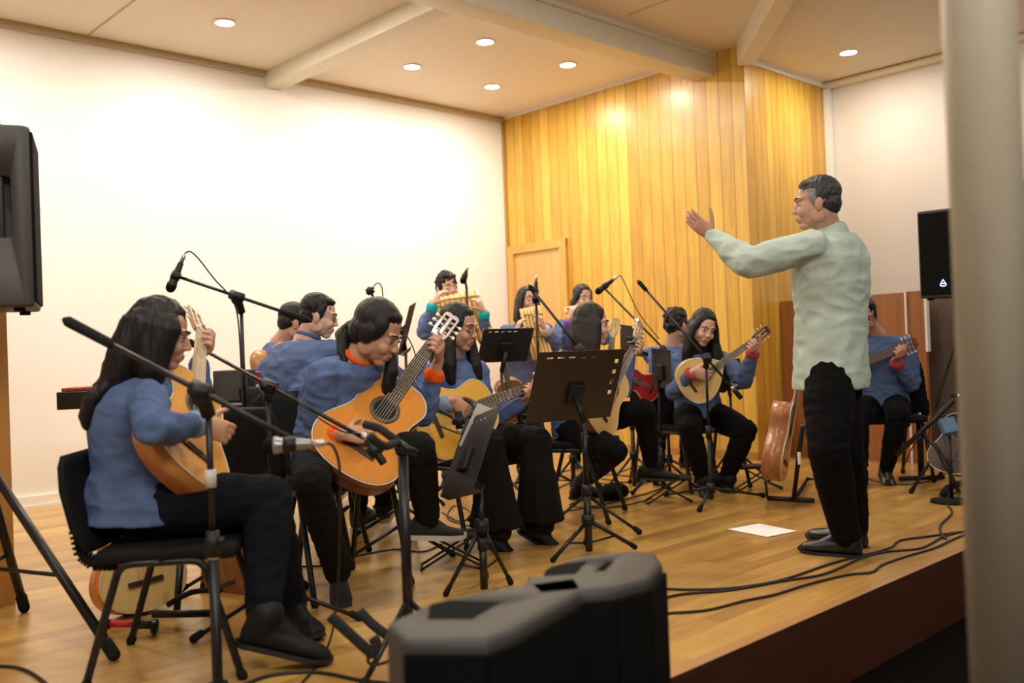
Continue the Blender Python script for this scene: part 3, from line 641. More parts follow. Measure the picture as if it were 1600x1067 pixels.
def guitar(label, M, cat='guitar', name='guitar', s=1., top=None, side=None, neck=None, dep=.095, outl=OUT_G, body_only=False, capo=False, pegs=3, strings=6, board=None, headcol=None, guard=False, group=None, cutaway=None, lowd=False, rosette=True, bowl=0, bare=False):
    g = thing(name, label, cat, M=M, group=group)
    top = top or top_mat('cedar', (.55, .22, .04)); side = side or side_mat('mahogany', (.16, .05, .018)); neck = neck or side
    board = board or M_EBONY; headcol = headcol or side
    def T(z): return Matrix.Diagonal((1, 1, 1, 1))
    ol = outline(outl, s); oi = outline(outl, s, .004); BL = outl[-1][0]*s; D = dep*s
    b = MB()
    if bowl:   # rounded back
        rg = []
        for j in range(7):
            t = j/6*math.pi/2; q = math.cos(t)*.98+.02; rg.append([Vector((BL*.45+(x-BL*.45)*q, y*q, -D*math.sin(t))) for x, y in ol])
        b.rings(rg)
    else:
        rg = [[Vector((x, y, z)) for x, y in ol] for z in (-D, -.0)]; b.rings(rg, True, False)
        for k in range(len(b.sm)): b.sm[k] = k < len(ol)
    body = b.build('body', side, g, True)
    tb = MB(); tb.prism(oi, .0, .0025); tb.build('soundboard', top, g, True)
    bi = MB(); bi.tube([Vector((x, y, .0005)) for x, y in ol], .0028, 6, close=True); bi.build('binding', M_BONE if not lowd else M_EBONY, body, True)
    hx = BL*.665; hr = .043*s
    if outl is OUT_R: hx = BL*.60; hr = .038*s
    if rosette:
        r = MB(); r.rings([[Vector((hx+a*math.cos(t), a*math.sin(t), z)) for t in [2*math.pi*i/40 for i in range(40)]] for a, z in ((hr, .0028), (hr, .0036), (hr*1.42, .0036), (hr*1.42, .0026))], False); r.build('rosette', M_ROS, g, True)
    h = MB(); h.prism([(hx+hr*math.cos(t), hr*math.sin(t)) for t in [2*math.pi*i/36 for i in range(36)]], .0026, .0032); h.build('sound_hole', M_HOLE, g, True)
    bxp = BL*.235; bw = .075*s if cat != 'charango' else .05*s
    m = MB(); m.box((bxp, 0, .006), (.022*s, bw*2, .007), bev=.002).box((bxp+.004, 0, .011), (.004*s, bw*1.0, .005)); m.cur = 0; m.build('bridge', M_EBONY, g, True)
    nutx = bxp+.65*s; nw0, nw1 = .031*s, .026*s
    if guard: MB().prism([(hx-.02*s+a*s, -.02*s-bq*s) for a, bq in ((.0, .03), (.05, .035), (.06, .07), (.02, .10), (-.06, .105), (-.09, .07), (-.05, .04))], .0027, .0037).build('pickguard', mat('pickguard', (.09, .03, .015), .25), g, True)
    # neck: half-round loft
    st = []
    for x, w, d in ((BL-.035*s, nw0, .035*s), (BL+.0*s, nw0, .03*s), (BL+.04*s, nw0, .015*s), (nutx, nw1, .013*s)):
        rg_ = [Vector((x, w*math.cos(t), -.001-d*math.sin(t))) for t in [math.pi*i/10 for i in range(11)]]; st.append(rg_)
    MB().rings(st).build('neck', neck, g, True)
    f = MB(); x0 = hx+hr*.82
    f.rings([[Vector((x0, -nw0, .001)), Vector((x0, nw0, .001)), Vector((x0, nw0, .0065)), Vector((x0, -nw0, .0065))], [Vector((nutx, -nw1, .001)), Vector((nutx, nw1, .001)), Vector((nutx, nw1, .0065)), Vector((nutx, -nw1, .0065))]], True, False)
    fr = f; f.cur = 1
    for i in range(1, 20):
        x = nutx-(.65*s)*(1-2**(-i/12))
        if x < x0: break
        w = nw1+(nw0-nw1)*(nutx-x)/(nutx-x0); fr.box((x, 0, .0068), (.0022, 2*w, .0016))
    f.build('fingerboard', [board, M_CHR], g, True)
    MB().box((nutx+.002, 0, .005), (.005*s, nw1*2, .011)).build('nut', M_BONE, g, True)
    # slotted head, tilted back
    a = math.radians(13); hl = .185*s; hw0, hw1 = .029*s, .036*s
    HM = Matrix.Translation((nutx+.004, 0, .001)) @ Matrix.Rotation(a, 4, 'Y')
    hb = MB(); sl = .011*s
    def bx(x0_, x1_, y0_, y1_): hb.prism([(x0_, y0_), (x1_, y0_*hw1/hw0 if False else y0_), (x1_, y1_), (x0_, y1_)], -.018*s, 0, HM)
    k = hw1
    hb.prism([(0, -hw0), (.035*s, -k), (.035*s, k), (0, hw0)], -.018*s, 0, HM)
    for q in (-1, 1):
        hb.prism([(.035*s, q*k), (.035*s, q*(k-.010*s)), (hl-.03*s, q*(k-.010*s)), (hl-.03*s, q*k)], -.018*s, 0, HM)
    hb.prism([(.035*s, -.007*s), (hl-.03*s, -.007*s), (hl-.03*s, .007*s), (.035*s, .007*s)], -.018*s, 0, HM)
    hb.prism([(hl-.03*s, -k), (hl-.012*s, -k*.95), (hl, -k*.5), (hl-.006*s, 0), (hl, k*.5), (hl-.012*s, k*.95), (hl-.03*s, k)], -.018*s, 0, HM)
    head_ = hb.build('headstock', headcol, g, True)
    ys = [(-1+2*(i+.5)/strings)*nw1*.86 for i in range(strings)]
    for q in (-1, 1):
        for i in range(pegs):
            x = .055*s+i*(hl-.105*s)/(pegs-1)
            p = MB(); A = lambda x_, y_, z_: HM @ Vector((x_, y_, z_))
            p.cyl(A(x, q*.008*s, -.009*s), A(x, q*(k-.010*s), -.009*s), .0050*s, n=10)
            p.cyl(A(x, q*k, -.009*s), A(x, q*(k+.014*s), -.009*s), .0026*s, n=8)
            p.cur = 1; p.box(A(x, q*(k+.021*s), -.009*s), (.017*s, .014*s, .008*s), HM.to_3x3(), .003)
            p.build('tuning_peg', [M_BONE, M_BONE if i % 1 == 0 else M_CHR], head_, True)
    sm = MB()
    for i, y in enumerate(ys):
        pk = min(pegs-1, i if i < strings/2 else strings-1-i); q = 1 if y > 0 else -1
        x = .055*s+(pk % pegs)*(hl-.105*s)/(pegs-1); e = HM @ Vector((x, q*.013*s, -.004*s)); y2 = y*bw/nw1*.55
        c = MB(); c.tube([Vector((bxp, y2*1.0, .0125)), Vector((nutx, y, .0115)), e], (.0009 if i < strings/2 else .0007)*max(1, 1/s*.9), 5); c.build('string', M_STR, g, True)
    if capo: MB().box((nutx-.06*s, 0, .012), (.012, .065*s, .012), bev=.004).box((nutx-.06*s, .03*s, -.008), (.014, .012, .045), bev=.004).build('capo', M_SHOE, g, True)
    g['_tip'] = nutx+hl; return g
def gframe(tail, tipspec, L, n, roll=0):
    tip = reach(tail, tipspec, L); x = (tip-tail).normalized(); return frame(tail, x, n), tip
# ------------------------------------------------------------------ the players
T_CEDAR = top_mat('cedar', (.62, .24, .035)); T_SPRUCE = top_mat('spruce', (.72, .38, .045)); T_PALE = top_mat('pale_spruce', (.74, .52, .20)); T_AMBER = top_mat('amber', (.60, .26, .05))
S_MAH = side_mat('mahogany', (.20, .06, .02)); S_ROSE = side_mat('rosewood', (.12, .035, .018)); S_HONEY = side_mat('honey', (.45, .20, .06)); M_MAPLE = mat('pale_neck', (.42, .27, .14), .35, coat=.3)
# ------------------------------------------------------------------ their instruments
def gp(tail, tip, L, n):
    t = at(*tail); M, e = gframe(t, tip, L, n); return M
g1 = gp((300, 742, 2.98), (318, 463, 1), .97, cv(.80, -.1, .62))
guitar('honey-coloured guitar held steeply upright by the long-haired player nearest the left loudspeaker', g1, top=top_mat('honey', (.66, .30, .045)), side=S_HONEY, neck=M_MAPLE, board=mat('pale_board', (.48, .36, .20), .4), headcol=M_MAPLE, s=.97)
g2 = gp((533, 736, 3.70), (716, 480, 1), 1.03, cv(.10, .10, 1))
guitar('large amber classical guitar across the lap of the ponytailed player', g2, top=T_CEDAR, side=S_MAH, headcol=S_ROSE, s=1.07, dep=.10)
g3 = gp((652, 672, 4.62), (874, 586, 1), 1.0, cv(.10, .12, 1))
guitar('yellow guitar held level by the smiling player with glasses', g3, top=T_SPRUCE, side=S_MAH, guard=True, s=1.04)
g4 = gp((928, 668, 5.20), (1014, 492, 1), .92, cv(.62, -.1, .75))
guitar('pale-topped guitar with raised neck and black capo behind the large music stand', g4, top=T_PALE, side=S_MAH, capo=True, headcol=M_MAPLE, s=.92)
g5 = gp((1066, 612, 6.16), (1214, 506, 1), .76, cv(.50, .30, .80))
guitar('pale round-bodied instrument with dark neck held by the player with the tilted head', g5, cat='mandolin', name='mandolin', top=T_PALE, side=side_mat('yellow', (.62, .38, .10)), outl=OUT_R, dep=.12, s=.76, board=M_EBONY, headcol=M_EBONY)
g6 = gp((1262, 600, 6.14), (1449, 528, 1), .98, cv(.0, .12, 1))
guitar('guitar with slotted headstock pointing right, half hidden behind the conductor', g6, top=T_SPRUCE, side=S_MAH, s=.98)
g7 = gp((395, 585, 5.50), (470, 545, 1), .60, cv(-.3, .1, -1))
guitar('small brown charango held by the half-hidden player at the far left of the group', g7, cat='charango', name='charango', top=T_AMBER, side=S_HONEY, outl=OUT_R, dep=.16, bowl=1, s=.62)
def HP(a, b, c):                      # point on the hair: follows the head near it, hangs straight down below
    q = P(a, b, max(c, -.05)); return q+UP*min(0, c+.05)
def locks(P, ax, k, rows):   # rows of (a, b, c, half width, half depth) in head axes
    f, s, u = ax; return [(P(a, b, c), s, f, w*k, d*k) for a, b, c, w, d in rows]
# front row, left: long black hair, seen from behind
p1 = person('seated person with long black hair and blue shirt, back turned, nearest the left loudspeaker', dict(
    k=.97, th=100, ths=112, gtr=(g1, .97, .70, .26, .0), poleR=(-.25, -1, .35), poleL=(.2, -1, -.3), tail=((.25, .0, .165, .13), (.10, .0, .19, .165), (0, .0, .20, .175), (-.12, .03, .205, .165)), pel=(222, 786, 3.16), neck=(226, 590, 3.16), head=(252, 522, 3.15), hth=100, pitch=16, bend=.05,
    ownR=1, elR=(240, 672, -1), wrR=(314, 662, 1), handR=((.55, -.30, -.45), (-.5, -.1, -.75), .7, .4, 'up'), elL=(318, 655, 1), wrL=(350, 578, 1), handL=((-.15, 1, .1), (-.9, 0, .55), 1.0, .5),
    knR=(434, 778, -1), anR=(412, 968, -1), toeR=(514, 1038), knL=(452, 812, 1), anL=(456, 948, 1), toeL=(505, 1012), cuffR=C_DEN, cutR=.80, cuffw=.16,
    pants=C_NAVY, shoe='boot', leg=1.25, top=C_BLUE2, seed=2, skin=SK1, loose=1.2, leglen=.97))
f, s, u = p1['ax']; P = p1['P']; sp_ = p1['spat']
long_hair(p1, [[(HP(-.045, -.01, .03), s, f, .088, .085), (HP(-.070, 0, -.06), s, f, .100, .085), (sp_(.92)-f*.070, s, f, .115, .060), (sp_(.78)-f*.108, s, f, .115, .045), (sp_(.62)-f*.118, s, f, .100, .038), (sp_(.55)-f*.115, s, f, .08, .025)],
    [(HP(.012, -.074, .03), s, f, .030, .060), (HP(.010, -.080, -.05), s, f, .028, .055), (HP(-.005, -.085, -.13), s, f, .026, .05), (HP(-.03, -.07, -.19), s, f, .02, .035)]], fn=strands(.006, 45, 4))
# front row, second: ponytail, orange collar
p2 = person('seated person with ponytail, orange collar and cuffs, leaning over an amber guitar', dict(
    k=1.04, th=42, ths=52, gtr=(g2, 1.07, .76, .19), poleR=(-.25, -1, -.5), poleL=(-.5, -1, -.1), sleeve=1.2, famp=.009, pel=(520, 716, 4.08), neck=(556, 562, 3.98), head=(590, 520, 3.94), hth=74, pitch=30, bend=.05, hk=1.05,
    elR=(493, 655, -1), wrR=(572, 668, -1), handR=((.75, -.45, .1), (-.1, -.5, -.8), .5), elL=(640, 640, -1), wrL=(674, 585, -1), handL=((.35, 1, .0), (-.75, .3, .4), 1.05, .5),
    knR=(487, 752, -1), anR=(529, 898, -1), anzR=.10, toeR=(534, 946), knL=(655, 700, -1), anL=(668, 812, 1), toeL=(722, 842, .17), cuff=C_OR, collar=C_OR, cutR=.62, cutL=.62, cuffw=.2,
    pants=C_BLK2, shoe='sneaker', seed=3, skin=SK1, loose=1.3, leglen=.96, wide=1.0, ankle=1.15))
f, s, u = p2['ax']; P = p2['P']; sp_ = p2['spat']
long_hair(p2, fringe='soft', pts=[[(HP(-.085, .0, -.01), s, f, .050, .045), (HP(-.115, 0, -.04), s, f, .030, .032), (HP(-.135, -.0, -.09), s, f, .042, .042), (HP(-.12, -.03, -.15), s, f, .035, .035), (HP(-.10, -.05, -.19), s, f, .015, .018)],
    [(HP(.055, .06, -.05), s, f, .02, .03), (HP(.065, .05, -.12), s, f, .03, .032), (HP(.05, .045, -.19), s, f, .03, .03), (HP(.03, .04, -.25), s, f, .018, .02)]])
# second row: glasses, long hair, wide trousers
p3 = person('seated person with glasses and wide black trousers smiling over a yellow guitar', dict(
    k=1.02, th=40, ths=46, gtr=(g3, 1.04, .74, .30), poleR=(-.5, -1, .1), poleL=(-.2, -1, .3), pel=(738, 692, 5.05), neck=(703, 565, 4.98), head=(717, 512, 4.93), hth=66, pitch=12, bend=.03, closed=True, glasses=True,
    elR=(677, 640, -1), wrR=(724, 630, -1), handR=((.8, -.45, .1), (-.1, -.5, -.8), .7), elL=(792, 640, -1), wrL=(832, 610, -1), handL=((.6, .6, .1), (-.4, .5, .6), 1.),
    knR=(765, 690, -1), anR=(776, 832, -1), anzR=.09, toeR=(794, 860), knL=(838, 686, -1), anL=(844, 822, -1), anzL=.09, toeL=(864, 850), cuffR=C_DEN, cutR=.76, cuffw=.2,
    pants=C_BLK2, flare=1, flen=.93, shoe='boot', seed=4, skin=SK1, loose=1.1))
f, s, u = p3['ax']; P = p3['P']; sp_ = p3['spat']
long_hair(p3, fringe='soft', pts=[[(HP(-.05, .0, .02), s, f, .085, .08), (HP(-.07, 0, -.08), s, f, .10, .08), (HP(-.085, 0, -.20), s, f, .115, .065), (HP(-.10, 0, -.31), s, f, .10, .05), (HP(-.10, 0, -.36), s, f, .06, .03)],
    [(HP(-.02, -.070, .0), s, f, .022, .045), (HP(-.02, -.084, -.09), s, f, .03, .05), (HP(-.01, -.09, -.19), s, f, .035, .045), (HP(.0, -.09, -.28), s, f, .022, .028)], [(HP(.0, .074, .0), s, f, .018, .035), (HP(.03, .088, -.09), s, f, .025, .04), (HP(.05, .09, -.19), s, f, .035, .04), (HP(.06, .09, -.30), s, f, .022, .028)]])
mb_ = MB(); q = p3['spat'](.68)+facing(46)*.118+UP.cross(facing(46))*.09; mb_.box(q, (.035, .012, .045), frame(q, UP.cross(facing(46)), UP).to_3x3(), .004).build('badge', C_RED, p3['shirt'])
# behind, back turned: short hair and glasses
p4 = person('heavier seated person with short hair and glasses, back turned, behind the ponytailed player', dict(
    k=1.06, fem=False, hk=.88, th=128, pel=(472, 690, 4.85), neck=(478, 532, 4.80), head=(499, 494, 4.78), hth=96, pitch=14, bend=.04, glasses=True, wide=1.2,
    elR=(455, 640, -1), wrR=(540, 640, 1), elL=(560, 640, 1), wrL=(585, 600, 1), knR=(560, 720, 1), knL=(590, 715, 1), anR=(560, 800, 1), toeR=(602, 810), anL=(600, 785, 1), toeL=(635, 795),
    shoe='sneaker', seed=5, skin=SK2, loose=1.3))
short_hair(p4)
p5 = person('mostly hidden seated person in blue holding a small round-backed charango, by the white wall', dict(
    k=1.0, fem=False, th=120, pel=(438, 660, 5.75), neck=(440, 535, 5.7), head=(462, 505, 5.68), hth=110, pitch=14,
    elR=(410, 590, -1), wrR=(425, 560, -1), elL=(480, 600, 1), wrL=(490, 560, 1), knR=(500, 690, 1), knL=(520, 685, 1), anR=(505, 760, 1), anL=(530, 755, 1), toeR=(530, 785), toeL=(560, 770),
    shoe='sneaker', seed=6, skin=SK1))
short_hair(p5)
# standing panpipe players at the back
p6 = person('standing person with curly dark hair and turquoise cuffs blowing long panpipes by the white wall', dict(
    k=.99, fem=False, seated=False, th=18, pel=(706, 580, 7.45), neck=(703, 487, 7.42), head=(699, 450, 7.36), hth=30, pitch=2, roll=4, closed=True, bend=.0, hem=.14,
    elR=(663, 520, -1), wrR=(677, 474, -1), handR=((.5, .75, .1), (.7, -.3, -.4), .8), elL=(758, 530, -1), wrL=(756, 486, -1), handL=((-.3, .6, .1), (-.7, -.3, -.4), .9),
    knR=(698, 664, -1), anR=(698, 742, 1), knL=(722, 664, -1), anL=(724, 740, 1), toeR=(694, 762), toeL=(728, 760), anzR=.09, anzL=.09, cuff=C_TEAL, cutR=.78, cutL=.78, cuffw=.22, shoe='sneaker', seed=7, skin=SK2, leg=.95))
short_hair(p6, M_HAIRD, curls(.014, 42), 1.1)
p7 = person('standing person with black bobbed hair blowing wide bamboo panpipes in front of the wooden door', dict(
    k=.93, seated=False, th=8, pel=(823, 580, 7.45), neck=(822, 505, 7.42), head=(825, 470, 7.36), hth=26, pitch=-6, closed=True, bend=.0, hem=.14,
    elR=(797, 543, -1), wrR=(806, 520, -1), handR=((.35, .9, .1), (.8, -.1, -.3), .8), elL=(868, 540, -1), wrL=(850, 512, -1), handL=((-.3, .9, .1), (-.8, -.1, -.3), .9),
    knR=(816, 660, -1), anR=(816, 735, 1), knL=(838, 660, -1), anL=(838, 735, 1), toeR=(812, 755), toeL=(842, 755), anzR=.09, anzL=.09, cuff=C_WHT, cutR=.72, cutL=.72, cuffw=.28, top=C_BLUE3, shoe='sneaker', seed=8, skin=SK2))
f, s, u = p7['ax']; P = p7['P']
long_hair(p7, [[(HP(-.045, 0, .02), s, f, .088, .08), (HP(-.055, 0, -.06), s, f, .098, .08), (HP(-.065, 0, -.14), s, f, .105, .07), (HP(-.06, 0, -.18), s, f, .08, .05)],
    [(HP(-.0, -.080, .0), s, f, .022, .05), (HP(.0, -.092, -.09), s, f, .028, .055), (HP(.005, -.10, -.17), s, f, .02, .04)], [(HP(-.0, .078, .0), s, f, .022, .04), (HP(-.01, .085, -.09), s, f, .022, .045), (HP(-.01, .09, -.17), s, f, .02, .03)]])
p8 = person('standing person with tied-back hair blowing panpipes against the board wall, right of the door', dict(
    k=.93, seated=False, th=8, pel=(906, 576, 7.85), neck=(905, 498, 7.8), head=(911, 466, 7.74), hth=22, pitch=4, closed=True, bend=.0, hem=.14,
    elR=(884, 536, -1), wrR=(890, 498, -1), handR=((.3, .9, .1), (.7, -.1, -.4), .8), elL=(945, 530, -1), wrL=(922, 495, -1), handL=((-.3, .9, .1), (-.7, -.1, -.4), .9),
    knR=(900, 655, -1), anR=(900, 715, 1), knL=(920, 655, -1), anL=(920, 715, 1), toeR=(898, 735), toeL=(924, 735), anzR=.09, anzL=.09, cuff=C_PUR, cutR=.72, cutL=.72, cuffw=.25, shoe='sneaker', seed=9, skin=SK2))
f, s, u = p8['ax']; P = p8['P']
long_hair(p8, fringe='soft', m=M_HAIRD, pts=[[(HP(-.07, -.02, -.02), s, f, .06, .05), (HP(-.07, -.05, -.10), s, f, .045, .04), (HP(-.06, -.06, -.18), s, f, .04, .035), (HP(-.06, -.06, -.26), s, f, .02, .02)]])
# right group
p9 = person('seated person with long straight hair in profile behind the large perforated music stand', dict(
    k=1.0, th=72, ths=76, gtr=(g4, .92, .66), poleL=(-.3, -1, .3), pel=(898, 668, 5.60), neck=(912, 552, 5.55), head=(926, 507, 5.50), hth=80, pitch=6, bend=.04,
    elR=(905, 625, -1), wrR=(958, 628, -1), handR=((.8, -.4, .1), (-.1, -.5, -.8), .7), elL=(1000, 592, -1), wrL=(1003, 560, -1), handL=((-.1, 1, .1), (-.8, .1, .5), 1.1),
    knL=(1006, 640, -1), anL=(1018, 728, 1), toeL=(1062, 752, .17), knR=(962, 705, -1), anR=(905, 758, 1), anzR=.09, toeR=(950, 775), pants=C_BLK, shoe='boot', seed=10, skin=SK2))
f, s, u = p9['ax']; P = p9['P']
long_hair(p9, [[(HP(-.045, 0, .02), s, f, .085, .08), (HP(-.055, 0, -.08), s, f, .098, .085), (HP(-.065, 0, -.20), s, f, .105, .065), (HP(-.07, 0, -.30), s, f, .09, .05), (HP(-.08, 0, -.36), s, f, .06, .03)],
    [(HP(.005, -.076, .01), s, f, .022, .055), (HP(.0, -.086, -.09), s, f, .028, .06), (HP(-.01, -.092, -.19), s, f, .03, .055), (HP(-.03, -.09, -.29), s, f, .02, .04)]], M_HAIRD, fn=strands(.0035, 60, 3))
p10 = person('seated person with curly black hair turned away, hidden behind the long-haired mandolin player', dict(
    k=.98, fem=False, th=150, pel=(1052, 640, 7.1), neck=(1052, 540, 7.05), head=(1058, 507, 7.0), hth=128, pitch=5, glasses=True,
    elR=(1028, 600, 1), wrR=(1020, 590, 1), elL=(1075, 600, 1), wrL=(1060, 600, 1), knR=(1030, 655, 1), knL=(1075, 655, 1), anR=(1030, 720, 1), anL=(1070, 720, 1), toeR=(1030, 720), toeL=(1075, 720),
    shoe='sneaker', seed=11, skin=SK2))
short_hair(p10, M_HAIRD, curls(.014, 40), 1.05)
p11 = person('seated person with long dark hair and tilted head playing a pale round instrument', dict(
    k=1.02, th=22, ths=18, gtr=(g5, .76, .55, .20), poleL=(.1, -1, .1), pel=(1092, 648, 6.6), neck=(1094, 548, 6.52), head=(1099, 512, 6.42), hth=14, pitch=20, roll=-12, bend=.03,
    elR=(1063, 600, -1), wrR=(1112, 584, -1), handR=((.75, -.5, .2), (-.1, -.4, -.85), .6), elL=(1160, 590, -1), wrL=(1186, 555, -1), handL=((.3, .9, .0), (-.5, .2, .7), 1.15, .5),
    knR=(1077, 668, -1), anR=(1100, 752, -1), anzR=.09, toeR=(1106, 778), knL=(1165, 672, -1), anL=(1134, 748, 1), anzL=.09, toeL=(1146, 770), cuff=C_RED, cutR=.86, cutL=.84, cuffw=.12, shoe='boot', seed=12, skin=SK2, leg=1.12))
f, s, u = p11['ax']; P = p11['P']
long_hair(p11, [[(HP(-.05, 0, .02), s, f, .088, .075), (HP(-.06, 0, -.08), s, f, .105, .07), (HP(-.06, 0, -.20), s, f, .12, .055), (HP(-.06, 0, -.30), s, f, .11, .04), (HP(-.06, 0, -.36), s, f, .08, .02)],
    [(HP(.010, .076, .02), s, f, .024, .045), (HP(.015, .092, -.07), s, f, .036, .045), (HP(.03, .11, -.18), s, f, .05, .04), (HP(.04, .12, -.30), s, f, .05, .035), (HP(.04, .12, -.40), s, f, .035, .02)],
    [(HP(.0, -.080, .0), s, f, .022, .045), (HP(.0, -.094, -.08), s, f, .03, .05), (HP(-.0, -.11, -.18), s, f, .04, .04), (HP(-.0, -.12, -.28), s, f, .035, .025)]], M_HAIRB, fn=strands(.004, 55, 3))
p12 = person('seated guitarist in blue with pink collar and cuffs, partly hidden behind the standing conductor', dict(
    k=1.05, fem=False, th=2, gtr=(g6, .98, .72), poleL=(.15, -1, .1), pel=(1378, 633, 6.62), neck=(1368, 524, 6.58), head=(1350, 494, 6.5), hth=-20, pitch=18, glasses=True, wide=1.05,
    elR=(1335, 590, -1), wrR=(1348, 575, -1), handR=((.6, -.6, .1), (0, -.5, -.8), .6), elL=(1425, 590, -1), wrL=(1407, 566, -1), handL=((-.25, .8, .1), (-.2, .3, .8), 1.1),
    knL=(1403, 650, -1), anL=(1385, 733, 1), toeL=(1390, 758), knR=(1340, 655, -1), anR=(1345, 740, 1), toeR=(1338, 765), cuff=C_RED, collar=C_RED, cutR=.86, cutL=.80, cuffw=.2, top=C_BLUE2, shoe='leather', seed=13, skin=SK3))
short_hair(p12)
# the conductor
p13 = person('standing person in a pale mint shirt with greying hair, conducting with one arm raised', dict(
    k=1.03, fem=False, seated=False, collar=0, th=-118, ths=-126, thp=-112, pel=(1298, 557, 4.40), neck=(1298, 366, 4.40), head=(1275, 318, 4.37), hth=-104, pitch=3, bend=.0, hem=.15, wide=1.2, sleeve=1.3, famp=.007,
    elL=(1168, 412, -1), wrL=(1112, 368, 1), handL=((-.55, .55, -.15), (.5, .1, -.5), .12, .0, -1), elR=(1338, 470, 1), wrR=(1300, 450, 1),
    knL=(1294, 700, -1), anL=(1322, 838, -1), toeL=(1250, 862), knR=(1318, 698, -1), anR=(1336, 824, 1), toeR=(1262, 842), anzL=.09, anzR=.09,
    top=C_MINT, pants=C_BLK, shoe='leather', seed=14, skin=SK1, leg=1.3, loose=1.25, cutL=.97, ff=9, ankle=1.35, leglen=.98))
P, hk = p13['P'], p13['hk']
hh = short_hair(p13, [M_HAIRG, M_GREY], strands(.003, 90, 40), 1.0)
f, s, u = p13['ax']; hw = WM[hh.name]
for pl_ in hh.data.polygons:
    v = hw @ pl_.center-p13['hc']; a, c_ = v.dot(f), v.dot(u)
    pl_.material_index = 1 if (a > .005 and c_ < .062 and abs(v.dot(s)) > .045) else 0
# shirt collar of the conductor
m = MB(); nk, hc = p13['nk'], p13['hc']; e1 = UP.cross(facing(-118)); e2 = facing(-118)
m.rings([[nk+UP*z*1.0+(hc-nk)*z*1.2+e1*((w)*math.cos(t))+e2*((w-.006)*math.sin(t)) for t in [2*math.pi*i/28 for i in range(28)]] for z, w in ((-.03, .082), (.0, .074), (.035, .066), (.045, .070), (.03, .082), (.005, .092), (-.02, .095))], False)
m.build('collar', C_MINT, p13['shirt'])
def panpipe(label, a, b, n, lens, axis, r, cols, bands=((.1, .16),), ):
    """a..b line of the mouth ends"""
    t = thing('panpipes', label, 'panpipes', a.lerp(b, .5)); ax = axis.normalized(); mm = mat('bamboo', cols, .4, var=.18, scale=9, stretch=(2, 2, 1), coat=.3); nrm = (b-a).cross(ax).normalized()
    for row in (0, 1):
        for i in range(n):
            p = a.lerp(b, (i+.5*row)/(n-1+.5)); L = lens[0]+(lens[1]-lens[0])*i/(n-1); p = p+nrm*(row*r*1.9)
            MB().lathe(p, ax, [(0, r*.8), (0, r), (L*.33, r), (L*.335, r*1.1), (L*.345, r), (L*.68, r), (L*.685, r*1.1), (L*.695, r), (L, r), (L, r*.8)], 12).build('pipe', mm, t)
    for q, (f0, f1) in enumerate(bands):
        x = MB(); o = ax*(lens[0]*f0); o2 = ax*(lens[0]*f0+(lens[1]-lens[0])*.12)
        for sgn in (-1, 1):
            c = nrm*(r*1.2 if sgn < 0 else 0)
            base = nrm*(-r*1.25 if sgn < 0 else r*3.1); x.tube([a+o+base, b+o2+base], r*.45, 8)
        x.build('lashing', mat('cane_band', (.50, .30, .10), .5), t)
    return t
a_, b_ = at(672, 468, 7.16), at(746, 452, 7.26)
panpipe('long bamboo panpipes slanting down to the right, held by the curly-haired standing player', a_, b_, 10, (.16, .50), cv(.32, -1, .15), .014, (.72, .47, .14))
a_, b_ = at(814, 483, 7.14), at(843, 477, 7.2)
panpipe('wide bamboo panpipes reaching to waist height in front of the door', a_, b_, 6, (.40, .62), cv(.22, -1, .15), .0135, (.76, .52, .20), bands=((.12, 0), (.55, 0)))
a_, b_ = at(884, 480, 7.56), at(916, 474, 7.56)
panpipe('short bamboo panpipes held by the rightmost standing player', a_, b_, 8, (.12, .34), cv(.2, -1, .15), .012, (.74, .52, .20))
# ------------------------------------------------------------------ furniture and stage gear
M_BLKM = mat('black_steel', (.007, .007, .008), .38, spec=.4); M_PLAS = mat('black_plastic', (.008, .008, .009), .5, spec=.35); M_RUB = mat('rubber', (.008, .008, .008), .8, spec=.2)
M_SEAT = mat('black_upholstery', (.006, .006, .0065), .8, bump=.2, scale=300, spec=.2); M_CAB = mat('speaker_plastic', (.040, .038, .035), .55, bump=.25, scale=220)
M_GRILL = mat('speaker_grille', (.005, .005, .005), .8, bump=.3, scale=500, spec=.1); M_FOAM = mat('foam', (.011, .011, .014), .9, bump=.2, scale=200)
M_DESK = mat('music_desk', (.022, .016, .013), .42); M_PAPER = mat('paper', (.80, .80, .80), .7); M_SIL = mat('satin_silver', (.50, .49, .48), .35, metal=.7)
M_CAB2 = mat('cable_black', (.010, .009, .009), .55); M_TAPE = mat('white_tape', (.50, .50, .50), .6)
